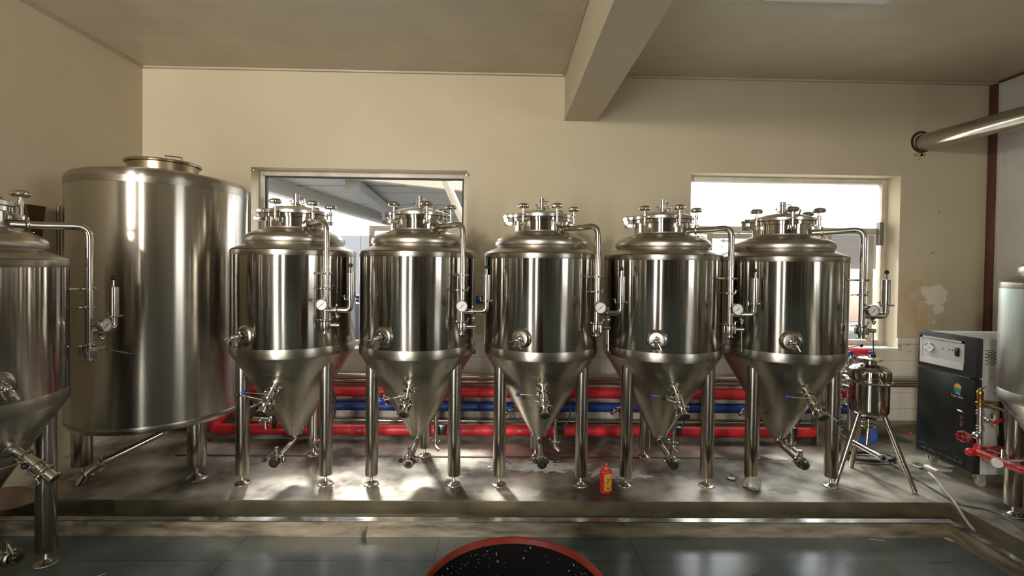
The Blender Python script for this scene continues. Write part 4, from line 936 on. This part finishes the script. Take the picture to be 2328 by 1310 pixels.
# steam line in front of the generator
def steamline():
    Yv = 2.99
    o_ = at(2228, 1000, Y=Yv); r = empty('steam_line', o_); tag(r, 'steam pipe set with brass safety valve and red tee in front of the generator', 'pipe assembly')
    def q(px, py, Y=Yv): return at(px, py, Y=Y)-r.location
    mb = MB(); a, b = q(2228, 925), q(2228, 882); d = b-a
    mb.lathe([(.022, 0), (.024, .01), (.024, .03), (.018, .035), (.018, .08), (.021, .085), (.021, .095), (.012, .11), (.014, .115), (.012, .125), (0, .126)], a, d, 20); mb.tube([a+d*.25, a+d*.25+Vector((.07, 0, 0))], .012, 10); mb.tube([b+Vector((0, 0, -.01)), b+Vector((.035, 0, .005))], .004, 6); mb.build('safety_valve', brass, r)
    mb = MB(); mb.tube([q(2227, 1010), q(2228, 925)], .0175, 14)
    for py in (934, 941, 969, 976): mb.lathe([(.018, -.005), (.023, -.004), (.023, .004), (.018, .005)], q(2228, py), (0, 0, 1), 20, cap=False)
    mb.ball(q(2220, 990), .025, 14); mb.tube([q(2220, 990), q(2200, 992)], .012, 10); mb.build('riser_pipe', pbr('galvanised fitting', (.75, .74, .70), .22, 1), r)
    hw = MB(); c = q(2190, 993); n = Vector((-.8, -.6, .0)).normalized(); u, v, w = basis(n)
    K = 48; hw.tube([c+(u*cos(2*pi*k/K)+v*sin(2*pi*k/K))*(.032+.0025*cos(8*2*pi*k/K)) for k in range(K+1)], .006, 8, cap=False)
    for k in range(5): aa = 2*pi*k/5; hw.tube([c, c+(u*cos(aa)+v*sin(aa))*.032], .004, 6)
    hw.lathe([(.010, -.008), (.010, .008)], c, n, 12); hw.tube([c, q(2205, 991)], .005, 8); hw.build('hand_wheel', pbr('dark red wheel', (.32, .012, .015), .4), r)
    T0_ = q(2222, 1030); mb = MB(); mb.tube([q(2226, 1012), T0_], .026, 16); mb.ball(q(2205, 1028), .027, 14); mb.tube([q(2203, 1028), q(2222, 1028), q(2262, 1045, 2.82), q(2328, 1070, 2.6), q(2420, 1105, 2.42)], .024, 16, bend=.02)
    mb.tube([q(2222, 1026), q(2275, 1022, 3.05)], .024, 14); mb.build('red_tee', redp, r, label='red plastic tee and pipe')
    mb = MB(); wing(mb, q(2236, 1036, 2.94), (.6, -.8, -.3), .03, .014, (0, 0, 1)); mb.build('hose_clamp', chrome, r)
    mb = MB(); c = q(2266, 1052, 2.75); mb.lathe([(.0, .03), (.024, .03), (.027, .025), (.027, -.005), (.0, -.005)], c, (-.62, -.78, .05), 28); mb.build('white_cap', whitep, r, label='white plastic cap')
    mb = MB(); mb.tube([q(2238, 1020, 2.88), q(2288, 1036, 2.8)], .005, 8); mb.tube([q(2280, 1060, 2.75), q(2282, 1025, 2.8)], .014, 10); mb.tube([q(2285, 1048, 2.7), q(2345, 1046, 2.55)], .009, 8); mb.build('ball_valve', chrome, r)
    MB().tube([q(2236, 1018, 2.885), q(2244, 1022, 2.87)], .008, 8).build('lever_grip', black, r)
    mb = MB(); mb.tube([q(2240, 924), q(2262, 926), q(2285, 935), q(2292, 965), q(2292, 1000)], .010, 12, bend=.05); mb.build('bent_pipe', chrome, r)
    mb = MB(); mb.ball(q(2245, 955), .019, 12); mb.tube([q(2235, 955), q(2268, 958)], .011, 10); mb.tube([q(2262, 940), q(2262, 970)], .012, 10); mb.build('drain_cock', pbr('galvanised fitting', (.75, .74, .70), .22, 1), r)
    MB().tube([q(2255, 960), q(2283, 955)], .014, 10).build('red_handle', redp, r, label='red handle')
steamline()

# ================================================================ LOOSE ITEMS
# drum in the foreground
c = Vector((.045, 1.35, 0)); r = empty('drum', c); tag(r, 'open dark red drum with black wet inside at the bottom edge', 'drum')
zr = CZ-.955; R_ = .29
MB().lathe([(.25, 0), (.262, .01), (.272, .25), (.281, zr-.05), (.290, zr-.02), (.293, zr-.006), (.288, zr), (.281, zr-.003), (.278, zr-.02)], seg=72, cap=False).build('drum_wall', pbr('dark red drum plastic', (.16, .022, .014), .33, scale=9, var=.4), r)
MB().lathe([(.2785, zr-.018), (.270, zr-.15), (.262, .30), (.24, .16), (0, .15)], seg=72, cap=False).build('drum_lining', pbr('black wet lining', (.006, .006, .006), .12), r)
mb = MB()
for i in range(60):
    a = random.uniform(.15, .85)*pi; h = zr-.03-abs(random.gauss(0, .035)); k = .2785-(zr-.018-h)*.065-.0005; s = random.uniform(.0005, .0013)
    mb.ball((k*cos(a), k*sin(a), h), s, 6, sz=random.choice((1, 1, 3)))
d_ = mb.build('water_drops', pbr('water drop', (.7, .7, .7), .05), r); d_['kind'] = 'stuff'
# squeeze bottle
c = at(1377, 1121, z=PZ); r = empty('squeeze_bottle', c, radians(12)); tag(r, 'red squeeze bottle with a yellow label on the platform edge', 'bottle')
def oval(mb, prof, kx, ky, mi=0):
    rs = []
    for rr, h in prof:
        if rr < 1e-6: rs.append([mb.v((0, 0, h))]); continue
        rs.append([mb.v((rr*kx*math.copysign(abs(cos(t))**.75, cos(t)), rr*ky*math.copysign(abs(sin(t))**.75, sin(t)), h)) for t in [2*pi*k/40 for k in range(40)]])
    mb.rings(rs, mi=mi); mb.f(rs[0]) if len(rs[0]) > 2 else None
mb = MB(); oval(mb, [(.8, 0), (.96, .004), (1, .012), (1, .138), (.97, .147), (.8, .154), (.45, .158), (.3, .16)], .039, .024); mb.build('bottle_body', redp, r)
mb = MB(); oval(mb, [(1.012, .022), (1.018, .024), (1.018, .132), (1.012, .134)], .039, .024)
bmesh.ops.delete(mb.b, geom=[v for v in mb.b.verts if v.co.x < -.022 or v.co.y > .004], context='VERTS'); lb = mb.build('bottle_label', pbr('yellow label', (.62, .29, .03), .5, scale=60, var=.25), r, label='yellow label')
mb = MB()
for st in ([(-.004, .108), (.004, .096)], [(.016, .104), (.004, .088), (-.002, .072)], [(.004, .096), (.003, .076)], [(-.003, .062), (0, .066)]):
    mb.tube([(a, -.0256, b) for a, b in st], .0016, 5)
for x in (-.004, .002, .009):
    mb.tube([(x, -.0256, .045), (x+.004, -.0256, .045), (x+.004, -.0256, .035), (x, -.0256, .034), (x, -.0256, .045)], .0008, 4); mb.tube([(x+.001, -.0256, .040), (x+.004, -.0256, .040)], .0008, 4)
mb.build('label_print', pbr('dark print', (.08, .04, .01), .6), lb)
MB().lathe([(.016, .158), (.0155, .172), (.014, .176)], seg=20).build('neck', pbr('faded pink plastic', (.55, .13, .12), .4), r)
MB().lathe([(.014, .176), (.013, .186), (.006, .200), (0, .201)], seg=18).build('cap', redp, r)
# tape spools
def spool():
    r = empty('tape_spool', (0, 0, 0))
    MB().lathe([(.012, 0), (.0315, 0), (.0315, .003), (.012, .003)], seg=30, cap=False).build('lower_rim', black, r)
    MB().lathe([(.026, .003), (.027, .004), (.027, .020), (.026, .021)], seg=30, cap=False).build('tape', pbr('white thread tape', (.68, .64, .56), .6), r)
    mb = MB(); mb.lathe([(.012, 0), (.012, .024), (.0315, .024), (.0315, .021), (.02, .021)], seg=30, cap=False); mb.build('upper_rim', pbr('dark grey plastic', (.06, .055, .05), .45), r)
    return r
s1 = spool(); s1.location = at(1663, 1088, z=PZ); tag(s1, 'small spool of white thread tape beside the leftmost leg of the rightmost fermenter', 'spool', 'thread tape spools')
s2 = copy_tree(s1); s2.location = at(2086, 1062, z=PZ); s2['label'] = 'small spool of white thread tape left of the steam generator caster'
a, b = at(1672, 1093, z=PZ+.003), at(1680, 1105, z=PZ+.003)
tag(MB().tube([a, (a+b)/2+Vector((.004, 0, 0)), b], .003, 5).build('tape_strip', pbr('grey strip', (.22, .2, .18), .6)), 'short grey strip lying beside the tape spool near the platform middle', 'strip')
# grey bag tied over a foot + loose fitting
c = fs[4].location+P(.321, -60, 0); mb = MB(); n = 26; rs = []
for rr, h in [(.03, .003), (.052, .006), (.058, .025), (.050, .052), (.030, .075), (.014, .090), (.013, .100)]:
    rs.append([mb.v((rr*(1+.12*sin(3*t+h*40)+.06*sin(7*t))*cos(t), rr*(1+.12*sin(3*t+h*40)+.06*sin(7*t))*sin(t), h)) for t in [2*pi*k/n for k in range(n)]])
mb.rings(rs); mb.f(rs[0]); bg_ = mb.build('plastic_bag', pbr('crumpled grey plastic', (.36, .34, .30), .35, scale=20, var=.3, bump=.5, bscale=40)); bg_.location = c+Vector((0, -.022, 0)); tag(bg_, 'crumpled grey plastic bag wrapped round a foot of the rightmost fermenter', 'bag')
c = at(1713, 1118, z=PZ); tag(MB().lathe([(.010, -.012), (.0135, -.01), (.0135, .01), (.008, .012), (.008, .02)], c+Vector((0, 0, .014)), (.6, -.8, 0), 14).build('pipe_nipple', chrome), 'small loose steel fitting lying by the grey bag', 'fitting')
# cables and hose on the right
def z_(p, z): return at(p[0], p[1], z=z)
tag(MB().tube([z_((2022, 1050), PZ+.006), z_((2030, 1056), PZ+.006), z_((2070, 1082), PZ+.006), z_((2120, 1112), PZ+.006), z_((2170, 1142), PZ+.006), z_((2195, 1150), PZ+.006), z_((2245, 1158), PZ+.006), z_((2275, 1170), PZ+.006), z_((2328, 1205), PZ+.006)], .006, 8, bend=.06).build('power_cable', pbr('dark grey cable', (.07, .07, .065), .5)), 'thin dark cable running across the platform to the right', 'cable')
tag(MB().tube([z_((2112, 1075), PZ+.008), z_((2130, 1092), PZ+.012), z_((2150, 1118), PZ+.024), z_((2169, 1140), PZ+.024), at(2190, 1175, Y=2.78), at(2208, 1200, Y=2.70), at(2215, 1206, Y=2.68)], .009, 8, bend=.05).build('garden_hose', pbr('beige hose', (.33, .30, .22), .5)), 'beige hose hanging over the gutter at the right corner', 'hose')
mb = MB()
for j in range(2):
    K = 30; cc = z_((1975, 1038), PZ+.008+.014*j); mb.tube([cc+Vector((.20*cos(2*pi*k/K)*(1-.05*j), .085*sin(2*pi*k/K), 0)) for k in range(K+1)], .010, 8, cap=False)
tag(mb.build('rubber_hose', blackm), 'black rubber hose coiled on the platform under the small tank', 'hose')
# things on the blue floor
c = at(2161, 1225, z=.0); tag(MB().lathe([(.034, 0), (.036, .002), (.034, .004), (0, .004)], c, seg=30).build('plastic_disc', pbr('translucent white disc', (.45, .45, .40), .4)), 'flat whitish disc on the blue floor in the curb corner', 'disc')
for k, (st, lab) in enumerate([([(1975, 1226), (1995, 1228), (2014, 1230)], 'pale straw on the blue floor below the curb'), ([(2110, 1277), (2135, 1279), (2160, 1275)], 'dark twig on the blue floor near the lower right corner'), ([(1706, 1308), (1722, 1303), (1735, 1297)], 'dark twig at the bottom edge right of the drum'), ([(222, 1310), (236, 1306), (240, 1304)], 'pale straw on the blue floor at the bottom left')]):
    tag(MB().tube([z_(p, .003+.001*(i % 2)) for i, p in enumerate(st)], .0022, 5).build('twig', pbr('pale straw', (.3, .28, .2), .7) if 'pale' in lab else ink), lab, 'twig')
# weed in the curb joint
c = at(1822, 0+1222, z=0.0); c = at(826, 1222, z=.0); mb = MB()
for i in range(16):
    a = random.uniform(-.8, .8); h = random.uniform(.02, .07); mb.tube([(random.uniform(-.01, .01), 0, 0), (a*h*.4, -.004, h*.5), (a*h, random.uniform(-.012, 0), h)], [.0012, .001, .0005], 4)
o = mb.build('weed', pbr('dry weed', (.14, .12, .05), .8)); o.location = c; tag(o, 'dry little weed growing at the foot of the curb left of centre', 'weed')
# beige sack at the far left
c = at(-30, 1166, z=PZ); mb = MB(); n = 30; rs = []
for rr, h in [(.9, 0), (1, .015), (.9, .05), (.6, .075), (.3, .09), (0, .094)]:
    rs.append([mb.v((c.x+rr*.17*cos(t)*(1+.05*sin(4*t)), c.y+.1+rr*.12*sin(t), PZ+h)) for t in [2*pi*k/n for k in range(n)]] if rr else [mb.v((c.x, c.y+.1, PZ+h))])
mb.rings(rs); mb.f(rs[0]); tag(mb.build('sack', pbr('beige sack cloth', (.28, .19, .13), .8, scale=10, var=.2)), 'beige sack lying on the platform at the left edge', 'sack')
# red plastic bit near the wall
c = at(2058, 985, z=PZ); mb = MB(); mb.tube([c+Vector((-.03, .02, .05)), c+Vector((-.03, .02, .01)), c+Vector((.04, -.03, .01))], .012, 8, bend=.01); mb.ball(c+Vector((-.03, .02, .06)), .017, 10)
tag(mb.build('pipe_offcut', redp), 'small red plastic fitting on the platform left of the steam generator', 'fitting')
# white rag under tank five
c = at(1760, 1042, z=PZ); mb = MB(); mb.prism([c+Vector((-.10, .03, 0)), c+Vector((-.02, -.04, 0)), c+Vector((.09, -.05, 0)), c+Vector((.07, .02, 0)), c+Vector((-.03, .06, 0))], (0, 0, .006)); tag(mb.build('rag', pbr('dirty rag', (.30, .28, .24), .8)), 'flat dirty rag on the platform behind the rightmost fermenter', 'rag')
c = at(2145, 1073, z=PZ); tag(MB().box((c.x-.06, c.y, PZ), (c.x+.07, c.y+.1, PZ+.012), .004).build('foam_sheet', whitep), 'white foam sheet under the steam generator', 'sheet')
